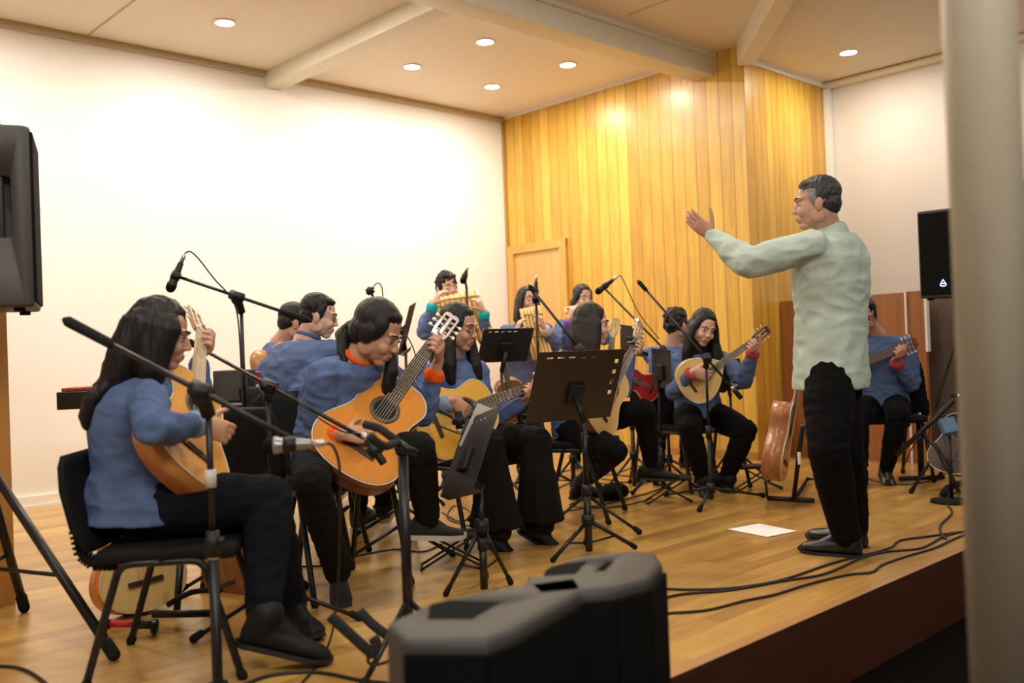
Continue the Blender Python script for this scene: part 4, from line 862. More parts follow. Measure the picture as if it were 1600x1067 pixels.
def make_chair():
    t = thing('chair', 'chair', 'chair', group=None)
    def A(v): return [Vector(p) for p in v]
    MB().box((.01, 0, .435), (.43, .45, .05), bev=.022).build('seat', M_SEAT, t, True)
    R = Matrix.Rotation(math.radians(-12), 3, 'Y'); b = MB()
    rg = []
    for z, w, x in ((-.18, .17, 0), (-.165, .20, -.002), (-.08, .222, -.012), (.05, .222, -.012), (.13, .205, -.004), (.165, .17, .0)):
        n = 18; r = []
        for i in range(n):
            a = 2*math.pi*i/n; c, s_ = math.cos(a), math.sin(a); yy = w*math.copysign(abs(s_)**.6, s_); r.append(R @ Vector((x+.022*math.copysign(abs(c)**.7, c)-.16*(yy*yy), yy, z))+Vector((-.265, 0, .625)))
        rg.append(r)
    b.rings(rg); b.build('backrest', M_SEAT, t, True)
    for y in (-.15, .15):
        s_ = MB(); pts = A([(-.275, y, .52), (-.262, y, .44), (-.225, y, .405), (-.16, y, .40)]); s_.tube(pts, .014, 8, 4)
        for i in range(14):
            q = i/13; k_ = q*3; j = min(2, int(k_)); p = pts[j].lerp(pts[j+1], k_-j); d = (pts[j+1]-pts[j]).normalized(); s_.cyl(p-d*.004, p+d*.004, .024, n=10)
        s_.build('back_support', M_RUB, t, True)
    for y in (-1, 1):
        for x in (-1, 1):
            l = MB(); l.tube(A([(.0, y*.225, .412), (x*.09, y*.225, .412), (x*.125, y*.225, .395), (x*.145, y*.228, .34), (x*.235, y*.235, .012)]), .0125, 10, 4)
            l.cur = 1; l.caps((x*.232, y*.235, .022), (x*.236, y*.235, .012), .0165); l.build('leg', [M_BLKM, M_RUB], t, True)
    MB().tube(A([(.10, -.225, .408), (.10, .225, .408)]), .011, 8).tube(A([(-.10, -.225, .408), (-.10, .225, .408)]), .011, 8).build('seat_frame', M_BLKM, t, True)
    return t
CH0 = make_chair(); first = [True]
def chair(p, th, label, dz=None, fwd=.03, group=None):
    F_ = facing(th); L = UP.cross(F_); k = 1 if dz is None else dz/.455
    M = Matrix.Translation(Vector((p.x, p.y, 0))+F_*fwd) @ Matrix((F_, L, UP)).transposed().to_4x4() @ Matrix.Diagonal((1, 1, k, 1))
    if first[0]: first[0] = False; CH0.matrix_world = M; CH0['label'] = label; c = CH0
    else: c = copy_tree(CH0, M, None, label)
    c['group'] = 'black padded chairs of the players'; return c
R1, F1 = G(150, 1078), G(372, 1062); R2 = G(211, 1006); F2 = F1+(R2-R1); cen = (R1+F1+R2+F2)/4; x_ = (F1-R1).normalized(); ang = math.degrees(math.atan2(x_.dot(HR), -x_.dot(HF)))
chair(cen, ang, 'black padded chair under the long-haired player at the far left', p1['pel'].z-.115, 0)
for p, th, lb, fw in ((p2, 42, 'black padded chair under the ponytailed player with orange cuffs', -.02), (p3, 40, 'black padded chair under the smiling player with glasses', 0), (p4, 128, 'black padded chair with broad dark back under the heavier player with glasses', 0),
                      (p5, 120, 'black padded chair of the half-hidden charango player', 0), (p9, 72, 'black padded chair of the long-haired player behind the large music stand', 0), (p10, 150, 'black padded chair of the curly-haired player turned away', 0), (p11, 22, 'black padded chair under the player with the round instrument', 0), (p12, 2, 'black padded chair under the guitarist by the brown partition', 0)):
    chair(p['pel'], th, lb, p['pel'].z-.07, fw)
ec = at(425, 700, 4.25); 
c_ = chair(ec, 160, 'empty dark padded chair back between the two left guitarists', .46)
# jacket over the chair of the right guitarist
q = p12['pel']; jr = thing('jacket', 'dark jacket hanging on the chair of the guitarist by the partition', 'jacket', (q.x, q.y, 0)); j = MB()
for a_, b_, r0, r1 in (((1424, 572), (1434, 640), .07, .08), ((1405, 565), (1428, 585), .05, .07), ((1428, 600), (1412, 660), .07, .05)): j.caps(at(*a_, 6.78), at(*b_, 6.78), r0, r1)
j.organic('jacket_cloth', C_BLK, jr, .009, 4, fn=folds(.01, (), 14, 4))

def tripod(t, top, hub, feet, r=.009, spread_z=None, brace=True, foot=.016, mr=None):
    for f_ in feet:
        l = MB(); l.tube([hub, f_+UP*.012], [r, r*.9], 10); lo = l.build('leg', M_BLKM, t)
        d = (f_-hub).normalized(); MB().caps(f_+UP*(foot*.9)-d*.03, f_+UP*(foot*.9), foot*.85, foot, 12).build('foot', M_RUB, lo)
        if brace:
            lowh = Vector((hub.x, hub.y, hub.z*.35)); MB().tube([lowh, hub.lerp(f_, .55)], r*.5, 6).build('brace', M_BLKM, lo)
def knob(m, p, d, r=.012): m.cyl(p-d*r*.6, p+d*r*1.2, r, n=12)
def mic_stand(label, base, top, feet, hubz, boom=None, grip=.12, r=.0095, tape=None, brace=False):
    t = thing('microphone_stand', label, 'microphone stand', (base.x, base.y, 0))
    hub = Vector((base.x, base.y, hubz)); mid = base.lerp(top, .52)
    MB().tube([Vector((base.x, base.y, min(hubz*.45, .05))), hub, mid], r*1.35, 12).build('lower_pole', M_BLKM, t)
    MB().tube([mid, top], r*.85, 12).build('upper_pole', M_BLKM, t)
    c = MB(); c.cyl(mid-UP*.045, mid+UP*.03, r*2.1, r*1.7, 16); knob(c, mid+HR*.02, HR, .011); c.build('clutch', M_PLAS, t)
    MB().cyl(hub-UP*min(.03, hubz-.002), hub+UP*.03, r*2.6, n=16).build('hub', M_PLAS, t)
    if tape: 
        for a_, b_ in tape: MB().cyl(base.lerp(top, a_), base.lerp(top, b_), r*1.42, n=16).build('tape', M_TAPE, t)
    tripod(t, top, hub, feet, r*.95, brace=brace)
    if boom:
        a, b = boom; d = (b-a).normalized(); o = MB(); o.tube([a, b], r*.78, 12); bo = o.build('boom', M_BLKM, t)
        MB().caps(a+d*.02, a+d*(.02+grip), r*1.5, r*1.35).build('grip', M_RUB, bo)
        pv = a+d*max(0, min((b-a).length, (top-a).dot(d))); c = MB(); c.cyl(pv-d*.03, pv+d*.03, r*2.3, n=14); c.ell(pv-UP*.01, (r*2.8, r*2.4, r*3.2)); c.cyl(top-UP*.05, pv, r*1.9, n=12); s_ = perp(d)[0]; c.cyl(pv-s_*.03, pv+s_*.035, r*1.6, n=12); c.build('pivot', M_PLAS, t)
    return t
def microphone(label, a, b, kind='dynamic', col=None, r=.022, clip=None):
    """a head end, b cable end"""
    d = (b-a).normalized(); t = thing('microphone', label, 'microphone', (a+b)/2); L = (b-a).length; col = col or M_PLAS
    if kind == 'dynamic':
        MB().ell(a+d*r, (r, r, r*1.1), frame(a, perp(d)[0], d).to_3x3(), 18, 11).build('grille', M_GRILL, t)
        MB().lathe(a, d, [(r*1.2, r*1.02), (r*1.6, r*1.05), (r*1.9, r*.9), (L*.75, r*.55), (L*.76, r*.5)], 18).build('body', col, t)
    else: MB().lathe(a, d, [(0, r*.45), (.004, r*.52), (L*.5, r*.52), (L*.75, r*.5)], 16).build('body', col, t)
    MB().lathe(a, d, [(L*.76, r*.42), (L*.93, r*.42), (L, r*.2)], 14).build('connector', M_SIL, t)
    if clip is not None: MB().cyl(a.lerp(b, .42)-d*.018, a.lerp(b, .42)+d*.018, r*.95, n=16).cyl(a.lerp(b, .42), clip, .009, n=10).build('clip', M_PLAS, t)
    return t
def cable(label, pts, r=.0035, sub=6, group=None, name='cable', m=None):
    o = MB(); o.tube(pts, r, 8, sub); c = o.build(name, m or M_CAB2); return tag(c, label, 'cable', group)
def fl(*pp, z=.005): return [G(x, y, z) for x, y in pp]
# front stand with the silver microphone
dS = 2.80; b0 = at(341, 1089, dS); b0.z = 0; tp = at(319, 622, dS); tp.x, tp.y = b0.x, b0.y
bm0, bm1 = at(100, 499, 2.92), at(468, 692, 2.66)
mic_stand('nearest boom stand, white tape on its pole, in front of the long-haired player', b0, tp, [G(318, 1120), G(420, 1150), b0+HR*.0+HF*-.28], .012, (bm0, bm1), .17, .0115, tape=((.46, .52), (.70, .76)))
microphone('silver microphone pointing left in front of the empty chair back', at(411, 697, 2.62), at(511, 692, 2.64), col=mat('mic_silver', (.30, .30, .31), .35, metal=.6), r=.024, clip=bm1)
cable('thin cable dropping from the silver microphone to the floor', [at(509, 692, 2.64), at(522, 700, 2.66), at(531, 740, 2.72), at(530, 860, 2.9), at(524, 960, 3.02), G(512, 1010, .006), G(490, 1045, .006), G(455, 1085, .006)], .004)
# stand with the overhead microphone at the upper left
dA = 4.15; bA = G(392, 913); tA = at(368, 470, depth(bA)); tA.x, tA.y = bA.x, bA.y
a0, a1 = at(487, 502, 4.1), at(281, 433, 4.2)
mic_stand('tall black boom stand behind the leftmost guitar, boom reaching up to the left', bA, tA, [bA+cv(.9, 0, .4)*.3, bA+cv(-.9, 0, .4)*.3, bA+cv(0, 0, -1)*.3], .16, (a0, a1), .12)
microphone('black microphone pointing down beside the head of the long-haired player, high on a boom', at(264, 456, 4.2), at(289, 396, 4.22), r=.022, clip=a1)
cable('microphone cable looping from the high black microphone back to its boom', [at(289, 396, 4.22), at(297, 393, 4.22), at(310, 404, 4.2), at(335, 436, 4.18), at(358, 462, 4.16), at(372, 500, 4.13), at(380, 640, 4.1), at(390, 800, 4.1)], .0035)
# stand for the amber guitar
dB = 3.52; bB = at(431, 966, dB); bB.z = 0; tB = at(418, 606, dB); tB.x, tB.y = bB.x, bB.y
c0, c1 = at(292, 532, 3.72), at(575, 688, 3.33)
mic_stand('black boom stand aimed at the amber guitar, pole beside the empty chair back', bB, tB, [G(562, 970), G(303, 1004), bB+HF*.28], .15, (c0, c1), .04)
microphone('slim black microphone close to the bridge of the amber guitar', at(600, 724, 3.30), at(566, 676, 3.33), 'pencil', r=.028, clip=c1)
cable('cable lying along the boom towards the amber guitar', [at(418, 600, 3.5), at(450, 612, 3.47), at(480, 640, 3.43), at(530, 672, 3.38), at(566, 678, 3.33)], .003)
# microphone for the yellow guitar
d0, d1 = at(622, 604, 4.75), at(707, 652, 4.52); bD = at(630, 860, 4.72); bD.z = 0
mic_stand('black boom stand hidden behind the amber guitar, boom to the yellow guitar', bD, Vector((bD.x, bD.y, at(630, 610, 4.72).z)), [bD+cv(.9, 0, .4)*.28, bD+cv(-.9, 0, .4)*.28, bD+HF*.28], .15, (d0, d1), .03)
microphone('short black microphone in front of the yellow guitar, connector down', at(716, 642, 4.5), at(718, 678, 4.5), 'pencil', r=.034, clip=d1)
cable('cable hanging in a loop under the microphone of the yellow guitar', [at(718, 678, 4.5), at(708, 674, 4.5), at(680, 662, 4.55), at(655, 645, 4.6), at(640, 622, 4.65)], .0035)
# stand behind the large music stand
bE = at(918, 826, 5.12); bE.z = 0; tE = at(908, 549, 5.12); tE.x, tE.y = bE.x, bE.y
mic_stand('black boom stand behind the large music stand, boom slanting up to the left', bE, tE, [G(872, 813), G(999, 835), bE+HF*.25], .20, (at(826, 445, 5.25), at(922, 565, 5.08)), .03)
# stand for the round instrument
bF = at(1112, 792, 5.72); bF.z = 0; tF = at(1103, 562, 5.72); tF.x, tF.y = bF.x, bF.y
mic_stand('black boom stand before the player with the round instrument, boom up to the left', bF, tF, [G(1093, 800), G(1193, 777), G(1040, 776)], .12, (at(996, 438, 5.9), at(1150, 612, 5.64)), .06)
microphone('small microphone with pale clip at the round instrument', at(1158, 622, 5.66), at(1143, 604, 5.64), 'pencil', r=.03)
# panpipe microphones
for lb, lm, px, py0, py1, d_, ma, mb2 in (('thin stand rising before the curly-haired panpipe player', 'black microphone pointing up at the curly-haired panpipe player', 738, 450, 700, 6.95, (722, 443), (731, 417)),
                             ('thin dark stand in front of the panpipe player at the door', 'black microphone held upright before the panpipe player at the door', 846, 470, 690, 6.9, (836, 474), (838, 430))):
    b_ = at(px, 690, d_); b_.z = 0; t_ = at(px, py0, d_); t_.x, t_.y = b_.x, b_.y
    mic_stand(lb, b_, t_, [b_+cv(.9, 0, .4)*.28, b_+cv(-.9, 0, .4)*.28, b_+HF*.28], .15, None, r=.012)
    A, B = at(*ma, d_), at(*mb2, d_); microphone(lm, A, B, r=.024, clip=t_)
MB_ = MB(); 
bI = at(1045, 700, 7.0); bI.z = 0; tI = at(1040, 545, 7.0); tI.x, tI.y = bI.x, bI.y
i1 = at(943, 449, 7.1)
mic_stand('boom stand behind the curly-haired player, boom rising left to the third panpipe player', bI, tI, [bI+cv(.9, 0, .4)*.28, bI+cv(-.9, 0, .4)*.28, bI+HF*.28], .15, (at(1048, 556, 6.99), i1), .03)
microphone('dark microphone with silver ring aimed at the third panpipe player', at(931, 458, 7.1), at(966, 431, 7.1), r=.026, clip=i1)
cable('cable curving from the raised microphone at the board wall', [at(966, 431, 7.1), at(972, 434, 7.1), at(985, 462, 7.1), at(1000, 492, 7.1), at(1030, 530, 7.05)], .004)
bJ = at(600, 700, 6.2); bJ.z = 0; tJ = at(596, 480, 6.2); tJ.x, tJ.y = bJ.x, bJ.y
mic_stand('stand behind the head of the ponytailed player, against the white wall', bJ, tJ, [bJ+cv(.9, 0, .4)*.28, bJ+cv(-.9, 0, .4)*.28, bJ+HF*.28], .15, None)
microphone('thin black microphone above the head of the ponytailed player', at(574, 460, 6.2), at(584, 447, 6.2), 'pencil', r=.03, clip=tJ)
cable('arched cable above the head of the ponytailed player', [at(584, 447, 6.2), at(590, 442, 6.2), at(596, 447, 6.2), at(598, 462, 6.2), at(598, 490, 6.2)], .004)
bK = at(627, 745, 5.3); bK.z = 0; tK = at(624, 522, 5.3); tK.x, tK.y = bK.x, bK.y
mic_stand('silver-topped thin stand between the ponytailed player and the one with glasses', bK, tK, [bK+cv(.9, 0, .4)*.28, bK+cv(-.9, 0, .4)*.28, bK+HF*.28], .15, None)
microphone('round black microphone between the ponytailed player and the one with glasses', at(621, 507, 5.3), at(626, 536, 5.3), r=.026, clip=tK)
cable('cable swinging from the round black microphone', [at(626, 536, 5.3), at(634, 524, 5.3), at(646, 545, 5.3), at(652, 575, 5.3), at(650, 620, 5.3)], .0035)

# music stands
def music_stand(label, tl, tr, bl, base, feet, hubz, holes='top', paper=False, r=.010, lip=.04):
    t = thing('music_stand', label, 'music stand', (base.x, base.y, 0)); ex = (tr-tl); ey = (bl-tl); w, h = ex.length, ey.length; M = frame(bl, ex, ex.cross(-ey))
    M = Matrix.Translation(bl) @ Matrix((ex.normalized(), (-ey-ex.normalized()*(-ey).dot(ex.normalized())).normalized(), ex.cross(-ey).normalized())).transposed().to_4x4()
    hs = []
    n = max(3, int(w/.055))
    if 'top' in holes:
        for i in range(5): hs.append((w*.10+i*w*.125, w*.10+i*w*.125+w*.075, h*.90, h*.925))
    if 'side' in holes:
        for i in range(4): hs.append((w*.90, w*.945, h*(.80-.15*i), h*(.86-.15*i)))
    if 'perf' in holes:
        for i in range(7): hs.append((w*.06, w*.10, h*(.08+.12*i), h*(.13+.12*i)))
    xs = sorted({0, w} | {v for a in hs for v in a[:2]}); ys = sorted({0, h} | {v for a in hs for v in a[2:]}); pl_ = MB()
    for i in range(len(xs)-1):
        for j in range(len(ys)-1):
            cx, cy = (xs[i]+xs[i+1])/2, (ys[j]+ys[j+1])/2
            if any(a[0] < cx < a[1] and a[2] < cy < a[3] for a in hs): continue
            pl_.box(M @ Vector((cx, cy, 0)), (xs[i+1]-xs[i], ys[j+1]-ys[j], .003), M.to_3x3())
    pl_.build('desk', M_DESK, t)
    zs = -1
    MB().box(M @ Vector((w/2, .002, lip/2*zs)), (w, .004, lip), M.to_3x3()).box(M @ Vector((w/2, .015, lip*zs)), (w, .03, .003), M.to_3x3()).build('ledge', M_DESK, t)
    c = M @ Vector((w/2, h*.36, .02)); topp = Vector((base.x, base.y, c.z-.12))
    MB().box(M @ Vector((w/2, h*.40, .012)), (.09, .10, .022), M.to_3x3(), .006).cyl(c, topp, .016, .014, 12).build('bracket', M_PLAS, t)
    mid = base.lerp(topp, .5)
    MB().tube([Vector((base.x, base.y, .02)), mid], r*1.5, 12).build('lower_pole', M_BLKM, t); MB().tube([mid, topp], r, 12).build('upper_pole', M_BLKM, t)
    cc = MB(); cc.cyl(mid-UP*.03, mid+UP*.02, r*2, n=14); knob(cc, mid+HR*.02, HR, .011); cc.build('clutch', M_PLAS, t)
    hub = Vector((base.x, base.y, hubz)); MB().cyl(hub-UP*.025, hub+UP*.025, r*2.6, n=14).build('hub', M_PLAS, t)
    tripod(t, topp, hub, feet, r*.9, foot=.013)
    return t, M, w, h
def desk(bl, yaw, w, h, lean):       # corners of a desk whose back is turned yaw degrees to the right of the viewer
    a = math.radians(yaw); l = math.radians(lean); ex = HR*math.cos(a)+HF*math.sin(a); nb = HR*math.sin(a)-HF*math.cos(a); u = UP*math.cos(l)+nb*math.sin(l); return bl+u*h, bl+u*h+ex*w, bl
def mus(label, tl, tr, bl, base, **k):
    feet = k.pop('feet', None) or [base+cv(.87, 0, .5)*.26, base+cv(-.87, 0, .5)*.26, base+cv(0, 0, -1)*.26]
    return music_stand(label, tl, tr, bl, base, feet, k.pop('hubz', .24), **k)
bM = at(921, 868, 4.53); bM.z = 0
mus('large black music stand with perforated desk, in front of the long-haired player in profile', *desk(at(820, 662, 4.50), 30, .50, .37, 24), bM, feet=[G(864, 879), G(992, 858), bM+HF*.24], hubz=.17, holes='topside', r=.012)
b1_ = at(792, 800, 5.7); b1_.z = 0
mus('black music stand between the smiling player and the panpipe players', *desk(at(745, 567, 5.70), 25, .335, .235, 32), b1_, holes='top')
b3 = at(757, 928, 3.88); b3.z = 0
mus('black music stand seen from the side in front of the wide trousers, pages on it', at(740, 655, 4.10), at(795, 632, 3.78), at(688, 776, 4.05), b3, feet=[G(697, 932), G(798, 914), b3+HF*.25], hubz=.28, holes='top', r=.011)
for lb, tl, tr, bl, bs, dd, hl in (('dark music stand seen edge-on left of the smiling player', (650, 472), (640, 478), (632, 545), (640, 720), 6.3, 'none'),
    ('dark music stand seen edge-on behind the profile player', (903, 482), (916, 486), (886, 560), (895, 720), 6.5, 'none'),
    ('dark music desk behind the two raised headstocks', (973, 508), (1008, 512), (970, 552), (990, 720), 6.6, 'none'),
    ('dark music stand with a line of holes beside the curly-haired player', (1022, 545), (1052, 548), (1020, 603), (1035, 740), 6.45, 'perf'),
    ('black music desk with papers behind the round instrument', (1118, 566), (1165, 560), (1120, 612), (1146, 740), 6.85, 'none')):
    b_ = at(*bs, dd); b_.z = 0
    mus(lb, at(*tl, dd), at(*tr, dd-.25), at(*bl, dd+.05), b_, holes=hl)
sh_ = MB(); M_ = frame(at(1146, 590, 6.55), cv(1, .1, 0), cv(-.1, .2, 1)); sh_.box(M_.translation, (.05, .13, .002), M_.to_3x3()); tag(sh_.build('sheet_music', M_PAPER), 'white sheet of paper on the desk behind the round instrument', 'paper')
M_ = frame(at(747, 668, 4.12), cv(.45, .9, 0), cv(.7, .3, .5)); tag(MB().box(M_.translation, (.20, .12, .003), M_.to_3x3()).build('sheet_music', M_PAPER), 'pale sheet on the side-on music stand before the wide trousers', 'paper')

# folding footstools
def footstool(label, c, th, top=.165, L=.29, W=.13, fx=.14):
    f_ = facing(th); s_ = UP.cross(f_); t = thing('footstool', label, 'footstool', (c.x, c.y, 0), group=None)
    MB().box(c+UP*(top-.012), (L, W, .022), Matrix((f_, s_, UP)).transposed(), .006).build('top', M_PLAS, t)
    for y in (-1, 1):
        for x in (-1, 1):
            a_ = c+s_*(y*W*.42)+f_*(x*L*.36)+UP*(top-.02); b_ = c+s_*(y*W*.42)-f_*(x*fx)+UP*.008; l = MB(); l.tube([a_, b_], .0055, 8); l.build('leg', M_BLKM, t)
    for x in (-1, 1): MB().tube([c-f_*(x*fx)+s_*(W*.46)+UP*.009, c-f_*(x*fx)-s_*(W*.46)+UP*.009], .006, 8).build('crossbar', M_BLKM, t)
    return t
footstool('black folding footstool under the raised shoe of the ponytailed player', G(706, 886), 95, .165)
footstool('black folding footstool under the boot of the profile player', G(1044, 785), 95, .165)
footstool('black folding footstool left of the leaning brown guitar', G(1186, 765), 90, .17)

# empty guitar stand in the foreground
tg = G(600, 1040); gs_b = at(640, 1010, 2.98); gs_b.z = .0
t = thing('guitar_stand', 'empty black guitar stand in the foreground, padded yoke and cradle arms', 'guitar stand', (gs_b.x, gs_b.y, 0))
gt = at(656, 704, 2.98); gt.x, gt.y = gs_b.x+.0, gs_b.y
MB().tube([gs_b+UP*.02, gt], .0165, 18).build('pole', M_BLKM, t); MB().lathe(gt-UP*.01, UP, [(0, .021), (.02, .022), (.026, .019), (.03, .008)], 20).build('cap', M_PLAS, t)
y = MB(); yk = at(622, 690, 2.98); y.tube([at(652, 708, 2.98), at(636, 700, 2.97), yk], .011, 12); y.build('yoke_stem', M_BLKM, t)
for pts in ([yk, at(608, 680, 2.97), at(592, 669, 2.99), at(570, 663, 3.02)], [yk, at(603, 697, 2.90), at(588, 690, 2.86), at(578, 681, 2.84)]): MB().tube(pts, .0135, 12, 5).build('yoke_arm', M_FOAM, t)
j_ = at(600, 1010, 2.95)
for pts in ([at(516, 962, 2.72), at(530, 975, 2.72), at(575, 1016, 2.74), at(583, 1020, 2.74), at(588, 1006, 2.74), at(583, 996, 2.74)], [at(562, 955, 3.02), at(590, 982, 3.0), at(640, 1015, 3.0)]):
    MB().tube(pts, .0155, 12, 4).build('cradle_arm', M_FOAM, t)
MB().tube([at(575, 1016, 2.74), at(582, 1040, 2.75), at(640, 1020, 2.92)], .005, 8, 3).tube([at(640, 1015, 3.0), Vector((gs_b.x, gs_b.y, .12))], .008, 8).build('cradle_rod', M_BLKM, t)
tripod(t, gt, Vector((gs_b.x, gs_b.y, .22)), [gs_b+cv(.87, 0, .5)*.3, gs_b+cv(-.5, 0, .87)*.25, gs_b+cv(-.2, 0, -1)*.3], .010, brace=False)

# PA cabinets
def boolean(o, cutter):
    m = o.modifiers.new('b', 'BOOLEAN'); m.object = cutter; m.solver = 'EXACT'; dg = bpy.context.evaluated_depsgraph_get(); me = bpy.data.meshes.new_from_object(o.evaluated_get(dg)); o.modifiers.clear(); o.data = me; me0 = cutter.data; bpy.data.objects.remove(cutter)
def cab_prism(poly, z0, z1, bev=.02):
    bm = bmesh.new(); vs = [bm.verts.new((p.x, p.y, z1)) for p in poly]; f_ = bm.faces.new(vs); r_ = bmesh.ops.extrude_face_region(bm, geom=[f_])
    for v in [g for g in r_['geom'] if isinstance(g, bmesh.types.BMVert)]: v.co.z = z0
    bmesh.ops.recalc_face_normals(bm, faces=bm.faces)
    bmesh.ops.bevel(bm, geom=bm.edges[:], offset=bev, segments=3, affect='EDGES', profile=.5, clamp_overlap=True)
    mb = MB(); bm.verts.index_update(); mb.add([v.co.copy() for v in bm.verts], [tuple(v.index for v in f.verts) for f in bm.faces]); bm.free(); return mb
def pa_front(label, pts, pocket, z1, slot=None):
    P_ = [G(x, y, z1) for x, y in pts]; c = sum(P_, Vector())/len(P_); t = thing('loudspeaker', label, 'loudspeaker', (c.x, c.y, ZF))
    o = cab_prism(P_, ZF, z1, .018).build('cabinet', M_CAB, t)
    for pk in [pocket]+([slot] if slot else []):
        Q = [G(x, y, z1) for x, y in pk]; m = MB(); m.prism([(q.x, q.y) for q in Q], z1-.07, z1+.05); cu = m.build('cut', M_CAB, t); cu.matrix_parent_inverse = Matrix(); boolean(o, cu)
    return t, P_
s1, P1_ = pa_front('near black loudspeaker cabinet in the foreground, recessed grip in its top', [(602, 972), (630, 1000), (760, 1000), (800, 985), (918, 918), (905, 900), (790, 915), (672, 940)], [(668, 968), (672, 943), (700, 938), (784, 940), (738, 968)], .46)
s2, P2_ = pa_front('second black loudspeaker cabinet in the foreground, right of the near one', [(818, 912), (836, 930), (960, 918), (1012, 904), (1036, 878), (1026, 862), (985, 858), (905, 868), (826, 893)], [(822, 902), (832, 888), (918, 876), (900, 897)], .46, slot=[(928, 893), (948, 877), (961, 876), (945, 892)])
for t, P_ in ((s1, P1_), (s2, P2_)):
    gr = MB()
    for i in (1, 2, 3):
        a_, b_ = P_[i], P_[i+1]; d_ = (b_-a_).normalized(); n_ = Vector((d_.y, -d_.x, 0)); cc_ = (a_+b_)/2; w_ = (b_-a_).length
        if n_.dot(CP-cc_) < 0: n_ = -n_
        gr.box(Vector((cc_.x, cc_.y, .075))+n_*.003, (w_*1.0, .012, .72), Matrix((d_, n_, UP)).transposed(), .005)
    gr.build('grille', M_GRILL, t)
# left PA on its tripod
fL1, fL2 = G(178, 1032), G(38, 957); hubL = at(-45, 742, 3.55)
tc = at(-22, 960, 3.62); tc.z = 0; t = thing('speaker_stand', 'big black tripod speaker stand at the left edge of the stage', 'speaker stand', tc)
MB().tube([Vector((tc.x, tc.y, .15)), Vector((tc.x, tc.y, 1.25))], .019, 16).build('pole', M_BLKM, t)
hb_ = Vector((tc.x, tc.y, .68)); MB().cyl(hb_-UP*.05, hb_+UP*.05, .04, n=16).build('hub', M_PLAS, t)
lowr = Vector((tc.x, tc.y, .24))
for f_ in (fL1, fL2, tc+HF*.2-HR*.5):
    l = MB(); l.tube([hb_, f_+UP*.02], .0175, 14); lo = l.build('leg', M_BLKM, t); d_ = (f_-hb_).normalized(); MB().caps(f_+UP*.02-d_*.05, f_+UP*.02, .022, .022).build('foot', M_RUB, lo)
    MB().tube([lowr, hb_.lerp(f_, .62)], .008, 8).build('brace', M_BLKM, lo)
def side_cab(label, c, ax_f, w, d, h, pocket=True):
    f_ = Vector(ax_f); f_.z = 0; f_.normalize(); s_ = UP.cross(f_); t = thing('loudspeaker', label, 'loudspeaker', (c.x, c.y, c.z-h/2))
    P_ = [c+f_*a+s_*b for a, b in ((d*.5, -w*.46), (d*.5, w*.46), (d*.44, w*.5), (d*-.1, w*.5), (-d*.42, w*.26), (-d*.5, w*.2), (-d*.5, -w*.2), (-d*.42, -w*.26), (-d*.1, -w*.5), (d*.44, -w*.5))]
    o = cab_prism(P_, c.z-h/2, c.z+h/2, .012).build('cabinet', M_CAB, t)
    if pocket:
        for q in (-1, 1):
            cp_ = c+s_*(q*w*.5)+f_*(d*.12); m = MB(); m.box(cp_+UP*.03, (d*.40, w*.32, h*.34), Matrix((f_, s_, UP)).transposed(), .015); cu = m.build('cut', M_CAB, t); boolean(o, cu)
            MB().box(cp_+UP*.03+f_*(d*.10)-s_*(q*.022), (.022, .026, h*.36), Matrix((f_, s_, UP)).transposed(), .008).build('handle', M_PLAS, t)
    MB().box(c+f_*(d*.5+.002), (.012, w*.92, h*.94), Matrix((f_, s_, UP)).transposed(), .005).build('grille', M_GRILL, t)
    for a_, b_ in ((.35, .35), (.35, -.35), (-.3, 0)): MB().cyl(c+f_*(d*a_)+s_*(w*b_)-UP*(h/2+.014), c+f_*(d*a_)+s_*(w*b_)-UP*(h/2-.004), .02, n=12).build('rubber_foot', M_RUB, t)
    return t, f_, s_
side_cab('large black loudspeaker on a tripod at the left edge, seen from its side', at(-29, 347, 3.5), cv(.92, 0, -.40), .38, .36, .655)
# right PA with glowing mark
cR = at(1491, 397, 6.1); tR, fR, sR = side_cab('black loudspeaker on a pole at the right, small glowing blue-white mark on its grille', cR, cv(-.62, 0, .78), .36, .34, .56, False)
mk = MB(); o_ = cR+fR*(.17+.012)+UP*-.19-sR*.03
def tri(r_, w_): 
    pts = [o_+sR*(r_*math.sin(a_))+UP*(r_*math.cos(a_)) for a_ in (0, 2.2, 2.75, 3.53, 4.08)]; mk.tube(pts, w_, 6, close=True)
tri(.022, .0028); mk.tube([o_+sR*.010-UP*.004, o_-sR*.010-UP*.004], .0024, 6)
mk.build('glowing_mark', mat('glow_mark', (.3, .4, 1), .4, emit=(.30, .40, 1), es=4), tR)
bR = Vector((cR.x, cR.y, 0)); t = thing('speaker_stand', 'black pole stand carrying the right loudspeaker behind the pillar', 'speaker stand', bR)
MB().tube([bR+UP*.1, Vector((cR.x, cR.y, cR.z-.285))], .017, 14).build('pole', M_BLKM, t)
tripod(t, None, bR+UP*.5, [bR+cv(.8, 0, .6)*.45, bR+cv(-.9, 0, .3)*.42, bR+cv(.1, 0, -1)*.45], .012)
